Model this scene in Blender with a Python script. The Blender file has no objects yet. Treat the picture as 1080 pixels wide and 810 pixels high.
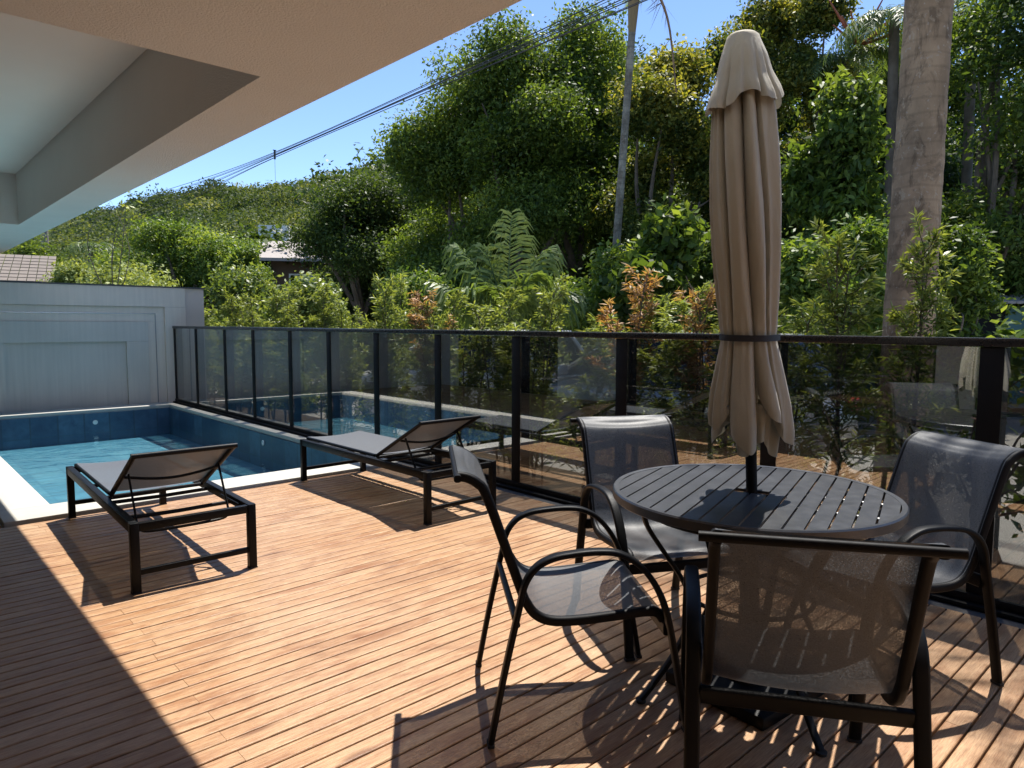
import bpy, bmesh, math, random
import numpy as np
from mathutils import Vector, Matrix
R = math.radians
scene = bpy.context.scene
COL = scene.collection

# ------------------------------------------------------------------ camera
EYE = 1.30
YAW, PITCH, ROLL, FPX = R(42.81), R(4.92), R(0.214), 738.6
def cam_axes():
    cy, sy = math.cos(YAW), math.sin(YAW)
    fw = Vector((sy*math.cos(PITCH), cy*math.cos(PITCH), -math.sin(PITCH)))
    r = Vector((cy, -sy, 0)); u = r.cross(fw)
    r2 = r*math.cos(ROLL) + u*math.sin(ROLL)
    return r2, r2.cross(fw), fw
CR, CU, CF = cam_axes()
cam = bpy.data.cameras.new('camera'); cam_o = bpy.data.objects.new('camera', cam); COL.objects.link(cam_o)
cam.sensor_fit = 'HORIZONTAL'; cam.sensor_width = 36.0; cam.lens = 36.0*FPX/1080.0
cam.clip_start = 0.05; cam.clip_end = 3000
m = Matrix((CR, CU, -CF)).transposed().to_4x4(); m.translation = (0, 0, EYE)
cam_o.matrix_world = m
scene.camera = cam_o

# ------------------------------------------------------------------ light
TO_SUN = Vector((0.40, 0.165, 1.0)).normalized()
world = bpy.data.worlds.new('World'); scene.world = world; world.use_nodes = True
wn = world.node_tree; wn.nodes.clear()
sky = wn.nodes.new('ShaderNodeTexSky'); sky.sky_type = 'NISHITA'; sky.sun_disc = False
sky.sun_elevation = math.asin(TO_SUN.z); sky.sun_rotation = math.atan2(TO_SUN.x, TO_SUN.y)
sky.altitude = 2200; sky.air_density = 0.82; sky.dust_density = 0.1; sky.ozone_density = 3.0
bg = wn.nodes.new('ShaderNodeBackground'); bg.inputs[1].default_value = 0.14
wo = wn.nodes.new('ShaderNodeOutputWorld')
wn.links.new(sky.outputs[0], bg.inputs[0]); wn.links.new(bg.outputs[0], wo.inputs[0])
sun = bpy.data.lights.new('sun', 'SUN'); sun.energy = 5.0; sun.angle = R(0.53); sun.color = (1.0, 0.95, 0.87)
sun_o = bpy.data.objects.new('sun', sun); COL.objects.link(sun_o)
sun_o.rotation_euler = (-TO_SUN).to_track_quat('-Z', 'Y').to_euler()
vs = scene.view_settings
vs.view_transform = 'Standard'; vs.look = 'None'; vs.gamma = 1; vs.use_curve_mapping = False
vs.exposure = 1.0
cy_ = scene.cycles
cy_.max_bounces = 8; cy_.diffuse_bounces = 4; cy_.glossy_bounces = 4; cy_.transparent_max_bounces = 24
cy_.transmission_bounces = 4; cy_.use_denoising = True; cy_.sample_clamp_indirect = 5.0
cy_.caustics_reflective = True; cy_.caustics_refractive = False; cy_.blur_glossy = 0.0

# ------------------------------------------------------------------ helpers
def tag(o, label=None, cat=None, group=None, kind=None):
    if label: o['label'] = label
    if cat: o['category'] = cat
    if group: o['group'] = group
    if kind: o['kind'] = kind
    return o
def empty(name, loc=(0, 0, 0), rz=0.0, label=None, cat=None, group=None):
    o = bpy.data.objects.new(name, None); COL.objects.link(o)
    o.location = loc; o.rotation_euler = (0, 0, rz); o.empty_display_size = 0.1
    return tag(o, label, cat, group)
def link(name, me, parent=None):
    o = bpy.data.objects.new(name, me); COL.objects.link(o)
    if parent: o.parent = parent
    return o
def copy_tree(o, parent=None):
    kids = [c for c in o.children]
    c = o.copy(); COL.objects.link(c)
    if parent: c.parent = parent
    for k in kids: copy_tree(k, c)
    return c
def at(px, depth, py=346.0):
    """a point seen at photo pixel (px,py) at that depth along the view axis"""
    d = CF + CR*((px-540)/FPX) - CU*((py-405)/FPX)
    return Vector((0, 0, EYE)) + d*depth

class MB:
    def __init__(s): s.v = []; s.f = []
    def add(s, vs_, fs):
        b = len(s.v); s.v += [tuple(v) for v in vs_]; s.f += [tuple(b+i for i in f) for f in fs]
    def box(s, x0, x1, y0, y1, z0, z1, bev=0.0):
        if bev <= 0:
            s.add([(x0,y0,z0),(x1,y0,z0),(x1,y1,z0),(x0,y1,z0),(x0,y0,z1),(x1,y0,z1),(x1,y1,z1),(x0,y1,z1)],
                  [(3,2,1,0),(4,5,6,7),(0,1,5,4),(1,2,6,5),(2,3,7,6),(3,0,4,7)]); return
        bm = bmesh.new(); bmesh.ops.create_cube(bm, size=1)
        for v in bm.verts:
            v.co = Vector(((x0+x1)/2+v.co.x*(x1-x0), (y0+y1)/2+v.co.y*(y1-y0), (z0+z1)/2+v.co.z*(z1-z0)))
        bmesh.ops.bevel(bm, geom=bm.edges[:], offset=bev, segments=2, affect='EDGES', profile=0.5)
        s.addbm(bm)
    def addbm(s, bm, M=None):
        bm.verts.ensure_lookup_table(); bm.verts.index_update()
        s.add([(M @ v.co if M else v.co) for v in bm.verts], [[v.index for v in f.verts] for f in bm.faces]); bm.free()
    def sweep(s, path, prof, side=None, cap=True, scale=None):
        P = [Vector(p) for p in path]; n = len(P); k = len(prof); vs_ = []
        ref = Vector(side) if side is not None else None
        if ref is None:
            t0 = (P[1]-P[0]).normalized(); ref = t0.orthogonal()
        prev = ref
        for i in range(n):
            t = (P[min(i+1, n-1)]-P[max(i-1, 0)]).normalized()
            base = ref if side is not None else prev
            a = (base - t*base.dot(t)).normalized(); prev = a; b = t.cross(a)
            sc = scale[i] if scale is not None else 1.0
            for q in prof: vs_.append(P[i] + a*(q[0]*sc) + b*(q[1]*sc))
        fs = [(i*k+j, i*k+(j+1) % k, (i+1)*k+(j+1) % k, (i+1)*k+j) for i in range(n-1) for j in range(k)]
        if cap: fs += [tuple(range(k-1, -1, -1)), tuple((n-1)*k+j for j in range(k))]
        s.add(vs_, fs)
    def tube(s, path, r, seg=10, cap=True):
        rr = r if isinstance(r, (list, tuple, np.ndarray)) else None
        base = 1.0 if rr is not None else r
        s.sweep(path, [(base*math.cos(2*math.pi*j/seg), base*math.sin(2*math.pi*j/seg)) for j in range(seg)], None, cap, rr)
    def lathe(s, prof, c=(0, 0), seg=32, close=False):
        k = len(prof); vs_ = []
        for j in range(seg):
            a = 2*math.pi*j/seg
            vs_ += [(c[0]+r*math.cos(a), c[1]+r*math.sin(a), z) for r, z in prof]
        fs = []
        for j in range(seg):
            j2 = (j+1) % seg
            for i in range(k-1 if not close else k):
                i2 = (i+1) % k
                fs.append((j*k+i, j2*k+i, j2*k+i2, j*k+i2))
        s.add(vs_, fs)
    def mesh(s, name, mat, smooth=35):
        me = bpy.data.meshes.new(name); me.from_pydata(s.v, [], s.f); me.update()
        bm = bmesh.new(); bm.from_mesh(me); bmesh.ops.recalc_face_normals(bm, faces=bm.faces); bm.to_mesh(me); bm.free()
        if mat: me.materials.append(mat)
        if smooth:
            me.polygons.foreach_set('use_smooth', np.ones(len(me.polygons), bool)); me.set_sharp_from_angle(angle=R(smooth))
        return me
    def build(s, name, mat, parent=None, smooth=35):
        return link(name, s.mesh(name, mat, smooth), parent)

def rrect(w, h, r=None, n=3):
    r = min(w, h)*0.45 if r is None else r
    out = []
    for cx, cy, a0 in ((w/2-r, h/2-r, 0), (-w/2+r, h/2-r, 90), (-w/2+r, -h/2+r, 180), (w/2-r, -h/2+r, 270)):
        for i in range(n+1):
            a = R(a0 + 90*i/n); out.append((cx+r*math.cos(a), cy+r*math.sin(a)))
    return out
def spline(pts, n=8):
    P = [Vector(p) for p in pts]; out = []
    for i in range(len(P)-1):
        p0 = P[max(i-1, 0)]; p1 = P[i]; p2 = P[i+1]; p3 = P[min(i+2, len(P)-1)]
        for j in range(n):
            t = j/n
            out.append(0.5*((2*p1)+(p2-p0)*t+(2*p0-5*p1+4*p2-p3)*t*t+(3*p1-p0-3*p2+p3)*t**3))
    out.append(P[-1]); return out

# ------------------------------------------------------------------ materials
class NT:
    def __init__(s, name):
        s.m = bpy.data.materials.new(name); s.m.use_nodes = True; s.t = s.m.node_tree
        s.t.nodes.clear(); s.out = s.t.nodes.new('ShaderNodeOutputMaterial')
    def n(s, typ, **kw):
        nd = s.t.nodes.new('ShaderNode'+typ)
        for k, v in kw.items():
            if k in nd.inputs or k.startswith('i_'):
                pass
            setattr(nd, k, v)
        return nd
    def l(s, a, b): s.t.links.new(a, b)
    def surf(s, sh): s.l(sh, s.out.inputs['Surface'])
    def coord(s, scale=(1, 1, 1), kind='Object', rot=(0, 0, 0)):
        tc = s.n('TexCoord'); mp = s.n('Mapping'); mp.inputs['Scale'].default_value = scale; mp.inputs['Rotation'].default_value = rot
        s.l(tc.outputs[kind], mp.inputs['Vector']); return mp.outputs['Vector']
    def noise(s, vec, scale, detail=4, rough=0.55, dist=0.0):
        nd = s.n('TexNoise'); nd.inputs['Scale'].default_value = scale; nd.inputs['Detail'].default_value = detail
        nd.inputs['Roughness'].default_value = rough; nd.inputs['Distortion'].default_value = dist
        if vec is not None: s.l(vec, nd.inputs['Vector'])
        return nd.outputs['Fac']
    def ramp(s, fac, stops):
        nd = s.n('ValToRGB'); cr = nd.color_ramp
        while len(cr.elements) < len(stops): cr.elements.new(0.5)
        for e, (p, c) in zip(cr.elements, stops):
            e.position = p; e.color = (c[0], c[1], c[2], 1) if isinstance(c, (tuple, list)) else (c, c, c, 1)
        s.l(fac, nd.inputs['Fac']); return nd.outputs['Color']
    def mix(s, fac, a, b, mode='MIX'):
        nd = s.n('Mix'); nd.data_type = 'RGBA'; nd.blend_type = mode
        for sock, v in ((nd.inputs[0], fac), (nd.inputs[6], a), (nd.inputs[7], b)):
            if isinstance(v, bpy.types.NodeSocket): s.l(v, sock)
            elif isinstance(v, (tuple, list)): sock.default_value = (v[0], v[1], v[2], 1)
            else: sock.default_value = v
        return nd.outputs[2]
    def math(s, op, a, b=None, clamp=False):
        nd = s.n('Math'); nd.operation = op; nd.use_clamp = clamp
        for sock, v in ((nd.inputs[0], a), (nd.inputs[1], b)):
            if v is None: continue
            if isinstance(v, bpy.types.NodeSocket): s.l(v, sock)
            else: sock.default_value = v
        return nd.outputs[0]
    def bump(s, h, strength=0.3, dist=0.01, normal=None):
        nd = s.n('Bump'); nd.inputs['Strength'].default_value = strength; nd.inputs['Distance'].default_value = dist
        s.l(h, nd.inputs['Height'])
        if normal is not None: s.l(normal, nd.inputs['Normal'])
        return nd.outputs['Normal']
    def pbr(s, col, rough=0.5, normal=None, metal=0.0, spec=0.5, **kw):
        nd = s.n('BsdfPrincipled')
        for key, v in (('Base Color', col), ('Roughness', rough), ('Metallic', metal), ('Specular IOR Level', spec), *kw.items()):
            sock = nd.inputs[key]
            if isinstance(v, bpy.types.NodeSocket): s.l(v, sock)
            elif isinstance(v, (tuple, list)): sock.default_value = (v[0], v[1], v[2], 1)
            else: sock.default_value = v
        if normal is not None: s.l(normal, nd.inputs['Normal'])
        return nd.outputs[0]
    def mixs(s, fac, a, b):
        nd = s.n('MixShader')
        if isinstance(fac, bpy.types.NodeSocket): s.l(fac, nd.inputs[0])
        else: nd.inputs[0].default_value = fac
        s.l(a, nd.inputs[1]); s.l(b, nd.inputs[2]); return nd.outputs[0]
    def attr(s, name):
        nd = s.n('Attribute'); nd.attribute_name = name; return nd.outputs['Fac']
    def schlick(s, f0, gain=1.0, normal=None):
        g = s.n('NewGeometry'); d = s.n('VectorMath'); d.operation = 'DOT_PRODUCT'
        s.l(g.outputs['Incoming'], d.inputs[0]); s.l(normal if normal is not None else g.outputs['Normal'], d.inputs[1])
        c = s.math('ABSOLUTE', d.outputs['Value']); c = s.math('SUBTRACT', 1.0, c, True); c = s.math('POWER', c, 5.0)
        c = s.math('MULTIPLY', c, (1-f0)*gain); return s.math('ADD', c, f0*gain, True)

def mat_simple(name, col, rough=0.5, metal=0.0, spec=0.5, var=0.12, scale=8.0, bump=0.0, bscale=60.0):
    t = NT(name); v = t.coord()
    f = t.noise(v, scale, 5)
    c = t.mix(t.math('MULTIPLY', f, 1.0), tuple(x*(1-var) for x in col), tuple(min(1, x*(1+var)) for x in col))
    nrm = t.bump(t.noise(v, bscale, 3), bump, 0.005) if bump else None
    rg = t.math('ADD', t.math('MULTIPLY', t.noise(v, scale*2.3, 3), 0.16), rough-0.08)
    t.surf(t.pbr(c, rg, nrm, metal, spec)); return t.m

def mat_deck():
    t = NT('deck_wood'); tc = t.attr('tint')
    v = t.coord((1.2, 26, 26)); v2 = t.coord((2.2, 9, 9)); v3 = t.coord((1, 1, 1))
    off = t.n('CombineXYZ'); t.l(t.math('MULTIPLY', tc, 37.0), off.inputs[0]); t.l(t.math('MULTIPLY', tc, 11.0), off.inputs[2])
    add = t.n('VectorMath'); add.operation = 'ADD'; t.l(v, add.inputs[0]); t.l(off.outputs[0], add.inputs[1])
    add2 = t.n('VectorMath'); add2.operation = 'ADD'; t.l(v2, add2.inputs[0]); t.l(off.outputs[0], add2.inputs[1])
    grain = t.noise(add.outputs[0], 3.0, 6, 0.62, 0.6)
    blot = t.noise(add2.outputs[0], 1.6, 4, 0.6, 0.4)
    wear = t.noise(v3, 1.1, 4, 0.6)
    base = t.ramp(grain, [(0.22, (0.135, 0.068, 0.032)), (0.48, (0.300, 0.180, 0.098)), (0.76, (0.41, 0.280, 0.172))])
    base = t.mix(t.math('MULTIPLY', tc, 0.55), base, (0.42, 0.305, 0.205))
    base = t.mix(t.ramp(blot, [(0.32, 0.8), (0.50, 0.0)]), base, (0.22, 0.105, 0.050))
    base = t.mix(t.math('MULTIPLY', t.ramp(wear, [(0.45, 0.0), (0.72, 1.0)]), 0.42), base, (0.40, 0.32, 0.24))
    vo = t.n('TexVoronoi'); vo.inputs['Scale'].default_value = 1.0
    t.l(t.coord((1.3, 5.2, 1)), vo.inputs['Vector'])
    knot = t.ramp(vo.outputs['Distance'], [(0.045, 1.0), (0.12, 0.0)])
    base = t.mix(t.math('MULTIPLY', knot, 0.85), base, (0.13, 0.065, 0.035))
    st = t.noise(t.coord((1.0, 2.2, 1)), 2.3, 5, 0.7, 0.8)
    base = t.mix(t.math('MULTIPLY', t.ramp(st, [(0.50, 0.0), (0.68, 1.0)]), 0.65), base, (0.175, 0.092, 0.05))
    fine = t.noise(t.coord((6, 120, 60)), 3.0, 4, 0.7)
    base = t.mix(t.math('MULTIPLY', t.ramp(fine, [(0.36, 1.0), (0.56, 0.0)]), 0.55), base, (0.12, 0.06, 0.03))
    nrm = t.bump(t.math('ADD', grain, t.math('MULTIPLY', fine, 0.5)), 0.5, 0.005)
    rg = t.math('ADD', t.math('MULTIPLY', blot, 0.25), 0.30)
    base = t.mix(1.0, base, (1.20, 1.11, 1.00), 'MULTIPLY')
    t.surf(t.pbr(base, rg, nrm, 0, 0.30)); return t.m
def mat_stucco(name, col, s1=130.0, strength=0.5, mott=0.05):
    t = NT(name); v = t.coord()
    c = t.mix(t.noise(v, 2.0, 4), tuple(x*(1-mott) for x in col), tuple(min(1, x*(1+mott)) for x in col))
    nrm = t.bump(t.noise(v, s1, 3, 0.7), strength, 0.010)
    t.surf(t.pbr(c, 0.85, nrm, 0, 0.25)); return t.m
def mat_wallpaint(name, col):
    t = NT(name)
    st = t.noise(t.coord((9, 1, 0.35)), 3.0, 5, 0.6); bl = t.noise(t.coord(), 1.4, 5)
    c = t.mix(st, tuple(x*0.84 for x in col), tuple(x*1.14 for x in col))
    c = t.mix(t.math('MULTIPLY', t.ramp(bl, [(0.42, 0.0), (0.75, 1.0)]), 0.25), c, tuple(x*0.7 for x in col))
    nrm = t.bump(t.noise(t.coord((14, 14, 3)), 9.0, 4), 0.15, 0.004)
    t.surf(t.pbr(c, 0.75, nrm, 0, 0.3)); return t.m
def mat_tile(name='pool_tile_shaded', c1=(0.020, 0.050, 0.10, 1), c2=(0.072, 0.145, 0.22, 1), cd=(0.016, 0.040, 0.085), mo=(0.045, 0.075, 0.10, 1)):
    t = NT(name); v = t.coord()
    br = t.n('TexBrick'); br.offset = 0.0
    br.inputs['Scale'].default_value = 1.0; br.inputs['Brick Width'].default_value = 0.33; br.inputs['Row Height'].default_value = 0.33
    br.inputs['Mortar Size'].default_value = 0.011; br.inputs['Bias'].default_value = 0.0
    br.inputs['Color1'].default_value = c1; br.inputs['Color2'].default_value = c2; br.inputs['Mortar'].default_value = mo
    # brick laid on whichever face: use a blend of coordinates
    sx = t.n('SeparateXYZ'); t.l(v, sx.inputs[0]); g = t.n('NewGeometry'); ng = t.n('SeparateXYZ'); t.l(g.outputs['Normal'], ng.inputs[0])
    az = t.math('GREATER_THAN', t.math('ABSOLUTE', ng.outputs[2]), 0.5); ax = t.math('GREATER_THAN', t.math('ABSOLUTE', ng.outputs[0]), 0.5)
    def sel(f, a, b):
        nd = t.n('Mix'); nd.data_type = 'FLOAT'; t.l(f, nd.inputs[0]); t.l(a, nd.inputs[2]); t.l(b, nd.inputs[3]); return nd.outputs[0]
    uu = sel(ax, sx.outputs[0], sx.outputs[1]); vv = sel(az, sx.outputs[2], sx.outputs[1])
    cb = t.n('CombineXYZ'); t.l(uu, cb.inputs[0]); t.l(vv, cb.inputs[1]); t.l(cb.outputs[0], br.inputs['Vector'])
    n1 = t.noise(t.coord((1, 1, 1)), 7.0, 6, 0.65, 0.5)
    c = t.mix(t.ramp(n1, [(0.3, 0.75), (0.7, 0.0)]), br.outputs['Color'], cd)
    t.surf(t.pbr(c, 0.35, t.bump(br.outputs['Fac'], 0.3, 0.003), 0, 0.5)); return t.m
def mat_water():
    t = NT('water'); v = t.coord((1, 1.5, 1))
    h = t.math('ADD', t.noise(v, 2.6, 2, 0.5, 0.3), t.math('MULTIPLY', t.noise(v, 7.0, 2, 0.5), 0.25))
    nrm = t.bump(h, 0.32, 0.045)
    g = t.n('BsdfGlossy'); g.inputs['Roughness'].default_value = 0.02; g.inputs['Color'].default_value = (1, 1, 1, 1); t.l(nrm, g.inputs['Normal'])
    tr = t.n('BsdfTransparent'); tr.inputs['Color'].default_value = (0.80, 0.965, 0.985, 1)
    t.surf(t.mixs(t.schlick(0.02, 1.0, nrm), tr.outputs[0], g.outputs[0])); return t.m
def mat_glass(name, tint=(0.69, 0.69, 0.67), dirt=1.0, film=0.012, gain=1.0, f0=0.235):
    t = NT(name); v = t.coord()
    g = t.n('BsdfGlossy'); g.inputs['Roughness'].default_value = 0.0; g.inputs['Color'].default_value = (0.95, 0.97, 1, 1)
    tr = t.n('BsdfTransparent'); tr.inputs['Color'].default_value = (*tint, 1)
    sh = t.mixs(t.schlick(f0, gain), tr.outputs[0], g.outputs[0])
    d = t.n('BsdfDiffuse'); d.inputs['Color'].default_value = (0.55, 0.54, 0.50, 1)
    vo = t.n('TexVoronoi'); vo.inputs['Scale'].default_value = 42.0; t.l(v, vo.inputs['Vector'])
    sp = t.ramp(vo.outputs['Distance'], [(0.10, 1.0), (0.17, 0.0)])
    sp = t.math('MULTIPLY', sp, t.ramp(t.noise(v, 5.0, 3), [(0.50, 0.0), (0.66, 1.0)]))
    f = t.math('ADD', t.math('MULTIPLY', sp, 0.30*dirt), t.math('MULTIPLY', t.noise(t.coord((1, 1, 0.4)), 2.2, 4), film), True)
    t.surf(t.mixs(f, sh, d.outputs[0])); return t.m
def mat_sling(name='sling_fabric', col=(0.040, 0.0435, 0.049), alpha=0.11, rg=0.45, sp=0.4):
    t = NT(name); v = t.coord((1, 1, 1))
    w1 = t.n('TexWave'); w1.inputs['Scale'].default_value = 160; w1.bands_direction = 'X'; t.l(v, w1.inputs['Vector'])
    w2 = t.n('TexWave'); w2.inputs['Scale'].default_value = 130; w2.bands_direction = 'DIAGONAL'; t.l(v, w2.inputs['Vector'])
    wv = t.math('MULTIPLY', w1.outputs['Fac'], w2.outputs['Fac'])
    nz = t.noise(v, 260.0, 2)
    c = t.mix(nz, tuple(x*0.15 for x in col), tuple(x*2.1 for x in col))
    p = t.pbr(c, rg, t.bump(wv, 0.25, 0.001), 0, sp, **{'Sheen Weight': 0.16, 'Sheen Roughness': 0.4})
    tr = t.n('BsdfTransparent')
    f = t.math('ADD', t.math('MULTIPLY', t.ramp(t.noise(v, 300.0, 1), [(0.42, 0.0), (0.62, 1.0)]), alpha*1.5), alpha*0.30)
    tl = t.n('BsdfTranslucent'); tl.inputs['Color'].default_value = (col[0], col[1], col[2], 1)
    t.surf(t.mixs(f, t.mixs(0.05, p, tl.outputs[0]), tr.outputs[0])); return t.m
def mat_canvas(name, col):
    t = NT(name); v = t.coord()
    c = t.mix(t.noise(v, 6, 4), tuple(x*0.93 for x in col), tuple(x*1.07 for x in col))
    h = t.math('ADD', t.noise(t.coord((1, 1, 0.22), 'Object', (0.25, 0.1, 0)), 13, 3, 0.5, 0.6), t.math('MULTIPLY', t.noise(v, 420, 2), 0.05))
    p = t.pbr(c, 0.72, t.bump(h, 0.55, 0.025), 0, 0.25, **{'Sheen Weight': 0.15})
    tl = t.n('BsdfTranslucent'); tl.inputs['Color'].default_value = (*col, 1)
    t.surf(t.mixs(0.12, p, tl.outputs[0])); return t.m
def mat_leaf(name, dark, mid, light, rough=0.42, spec=0.5, trans=0.34, glow=(1.5, 1.35, 0.5)):
    t = NT(name); tint = t.attr('tint')
    c = t.ramp(tint, [(0.08, dark), (0.5, mid), (0.92, light)])
    p = t.pbr(c, rough, None, 0, spec)
    tl = t.n('BsdfTranslucent'); t.l(t.mix(1.0, c, glow, 'MULTIPLY'), tl.inputs['Color'])
    t.surf(t.mixs(trans, p, tl.outputs[0])); return t.m
def mat_bark(name, a, b, sc=(6, 6, 1.6), rings=0.0, mot=0.0):
    t = NT(name); n1 = t.noise(t.coord(sc), 3.0, 6, 0.65); n2 = t.noise(t.coord(), 2.0, 5)
    c = t.mix(n1, a, b); c = t.mix(t.math('MULTIPLY', t.ramp(n2, [(0.45, 0.0), (0.62, 1.0)]), 0.5), c, tuple(min(1, x*1.35) for x in b))
    h = n1
    if mot:
        g1 = t.noise(t.coord((1, 1, 0.55)), 5.5, 6, 0.7, 0.7); c = t.mix(t.math('MULTIPLY', t.ramp(g1, [(0.50, 0.0), (0.60, 1.0)]), 0.65*mot), c, (0.095, 0.064, 0.040))
        g2 = t.noise(t.coord((1, 1, 0.7), 'Object', (0.3, 0, 0.4)), 11.0, 5, 0.7, 0.5); c = t.mix(t.math('MULTIPLY', t.ramp(g2, [(0.58, 0.0), (0.64, 1.0)]), 0.6*mot), c, (0.40, 0.315, 0.215))
        h = t.math('ADD', n1, g1)
    if rings:
        w = t.n('TexWave'); w.bands_direction = 'Z'; w.inputs['Scale'].default_value = rings; w.inputs['Distortion'].default_value = 2.2; w.inputs['Detail'].default_value = 3
        t.l(t.coord(), w.inputs['Vector']); c = t.mix(t.math('MULTIPLY', t.ramp(w.outputs['Fac'], [(0.0, 1.0), (0.14, 0.0)]), 0.20), c, tuple(x*0.5 for x in a))
        sp = t.noise(t.coord(), 26.0, 3); c = t.mix(t.math('MULTIPLY', t.ramp(sp, [(0.62, 0.0), (0.70, 1.0)]), 0.5), c, (0.40, 0.35, 0.29))
    t.surf(t.pbr(c, 0.85, t.bump(h, 0.6, 0.02), 0, 0.2)); return t.m
def mat_ground(name, a, b, scale=3.0, bump=0.4):
    t = NT(name); v = t.coord()
    c = t.mix(t.noise(v, scale, 6), a, b); c = t.mix(t.math('MULTIPLY', t.noise(v, scale*9, 4), 0.4), c, tuple(x*0.6 for x in a))
    t.surf(t.pbr(c, 0.9, t.bump(t.noise(v, scale*14, 4), bump, 0.02), 0, 0.2)); return t.m

M = {}
M['deck'] = mat_deck()
M['under'] = mat_simple('deck_gap_shade', (0.02, 0.013, 0.01), 0.9)  # near-black colour puts shade into the gaps between the boards
M['soffit'] = mat_stucco('soffit_stucco', (0.84, 0.835, 0.81), 120, 1.0)
M['recess'] = mat_stucco('recess_paint', (0.86, 0.83, 0.78), 60, 0.06)
M['facade'] = mat_stucco('facade_paint', (0.74, 0.70, 0.64), 90, 0.2)
M['gwall'] = mat_wallpaint('garden_wall_paint', (0.68, 0.585, 0.49))
M['gwall2'] = mat_wallpaint('garden_wall_panel_paint', (0.57, 0.52, 0.455))
M['pink'] = mat_stucco('pale_pink_render', (0.55, 0.47, 0.41), 60, 0.3)
M['slate'] = mat_simple('dark_coping_slate', (0.05, 0.05, 0.055), 0.6)
M['coping'] = mat_stucco('pool_coping_stone', (0.42, 0.405, 0.37), 70, 0.25, 0.10)
M['tile'] = mat_tile()  # wall copy of the tile, shade above the water put into its colour
M['sunlit_tile'] = mat_tile('pool_tile_sunlit', (0.085, 0.21, 0.285, 1), (0.155, 0.315, 0.385, 1), (0.065, 0.165, 0.245), (0.085, 0.20, 0.27, 1))  # same tile as the walls, lightened for the sunlit look of the floor
M['water'] = mat_water()
M['black'] = mat_simple('black_powder_coat', (0.004, 0.004, 0.005), 0.55, 0.0, 0.14, 0.3, 20, 0.12, 900)
M['rail'] = mat_simple('satin_black_rail', (0.006, 0.006, 0.007), 0.28, 0.0, 0.7, 0.3, 20)
M['charcoal'] = mat_simple('charcoal_powder_coat', (0.004, 0.0045, 0.0055), 0.45, 0.0, 0.14, 0.25, 25, 0.15, 900)
M['table'] = mat_simple('table_slat_paint', (0.020, 0.022, 0.027), 0.36, 0.0, 0.7, 0.5, 9, 0.08, 500)
M['chrome'] = mat_simple('brushed_steel', (0.55, 0.55, 0.56), 0.3, 1.0)
M['glass'] = mat_glass('smoked_glass')
M['winglass'] = mat_glass('window_glass', (0.12, 0.14, 0.15), 0.0, 0.0, 1.3, 0.045)
M['sling'] = mat_sling()
M['lsling'] = mat_sling('lounger_sling_fabric', (0.062, 0.067, 0.075), 0.05, 0.5, 0.8)
M['canvas'] = mat_canvas('beige_canvas', (0.385, 0.345, 0.262))
M['strap'] = mat_simple('black_strap', (0.012, 0.012, 0.014), 0.7)
M['soil'] = mat_ground('soil', (0.03, 0.022, 0.015), (0.075, 0.055, 0.035), 4)
M['street'] = mat_ground('street_paving', (0.24, 0.23, 0.215), (0.34, 0.325, 0.30), 1.2, 0.2)
M['grassy'] = mat_ground('leaf_litter_ground', (0.022, 0.026, 0.012), (0.055, 0.06, 0.025), 1.5)
M['hillg'] = mat_ground('hill_ground', (0.035, 0.055, 0.015), (0.07, 0.09, 0.03), 0.06)
M['bark'] = mat_bark('tree_bark', (0.055, 0.042, 0.032), (0.15, 0.125, 0.10))
M['palmbark'] = mat_bark('palm_trunk_bark', (0.12, 0.076, 0.044), (0.37, 0.25, 0.15), (3.2, 3.2, 0.9), 2.4, 1.0)
M['greybark'] = mat_bark('grey_palm_bark', (0.020, 0.017, 0.013), (0.30, 0.275, 0.22), (6, 6, 2.5), 3.0, 0.9)
M['concrete'] = mat_simple('weathered_pole_concrete', (0.22, 0.20, 0.18), 0.85, bump=0.3)
M['cable'] = mat_simple('cable_rubber', (0.02, 0.02, 0.022), 0.6)
M['white'] = mat_simple('white_render', (0.75, 0.75, 0.73), 0.8)
M['teal'] = mat_simple('teal_wall_paint', (0.10, 0.21, 0.22), 0.8)
M['brick'] = mat_simple('brown_timber_wall', (0.10, 0.065, 0.045), 0.85)
M['roof'] = mat_simple('clay_roof_tile', (0.15, 0.125, 0.105), 0.85, var=0.35, scale=5)
M['fibre'] = mat_simple('grey_fibre_roof', (0.30, 0.27, 0.25), 0.85, var=0.25)
M['carw'] = mat_simple('white_car_paint', (0.72, 0.73, 0.74), 0.16, 0, 0.6, 0.02)
M['cars'] = mat_simple('silver_car_paint', (0.42, 0.43, 0.45), 0.22, 0.6, 0.5, 0.03)
M['rubber'] = mat_simple('tyre_rubber', (0.02, 0.02, 0.02), 0.85)
M['lens'] = mat_simple('lamp_lens', (0.55, 0.56, 0.58), 0.1)
M['redlens'] = mat_simple('red_lamp_lens', (0.35, 0.02, 0.02), 0.15)
M['orangesheath'] = mat_simple('orange_palm_sheath', (0.22, 0.15, 0.06), 0.6)
M['deadleaf'] = mat_simple('dead_frond', (0.24, 0.15, 0.085), 0.8, var=0.35)
M['reddish'] = mat_simple('red_flower_spike', (0.36, 0.12, 0.07), 0.7, var=0.3)
M['petal'] = mat_simple('peach_petal', (0.80, 0.42, 0.30), 0.6)
L = {}
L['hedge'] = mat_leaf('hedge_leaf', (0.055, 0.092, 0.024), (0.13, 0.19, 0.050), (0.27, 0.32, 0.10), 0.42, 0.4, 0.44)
L['rust'] = mat_leaf('browned_hedge_leaf', (0.19, 0.10, 0.045), (0.38, 0.20, 0.095), (0.44, 0.31, 0.17), 0.6)
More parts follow.
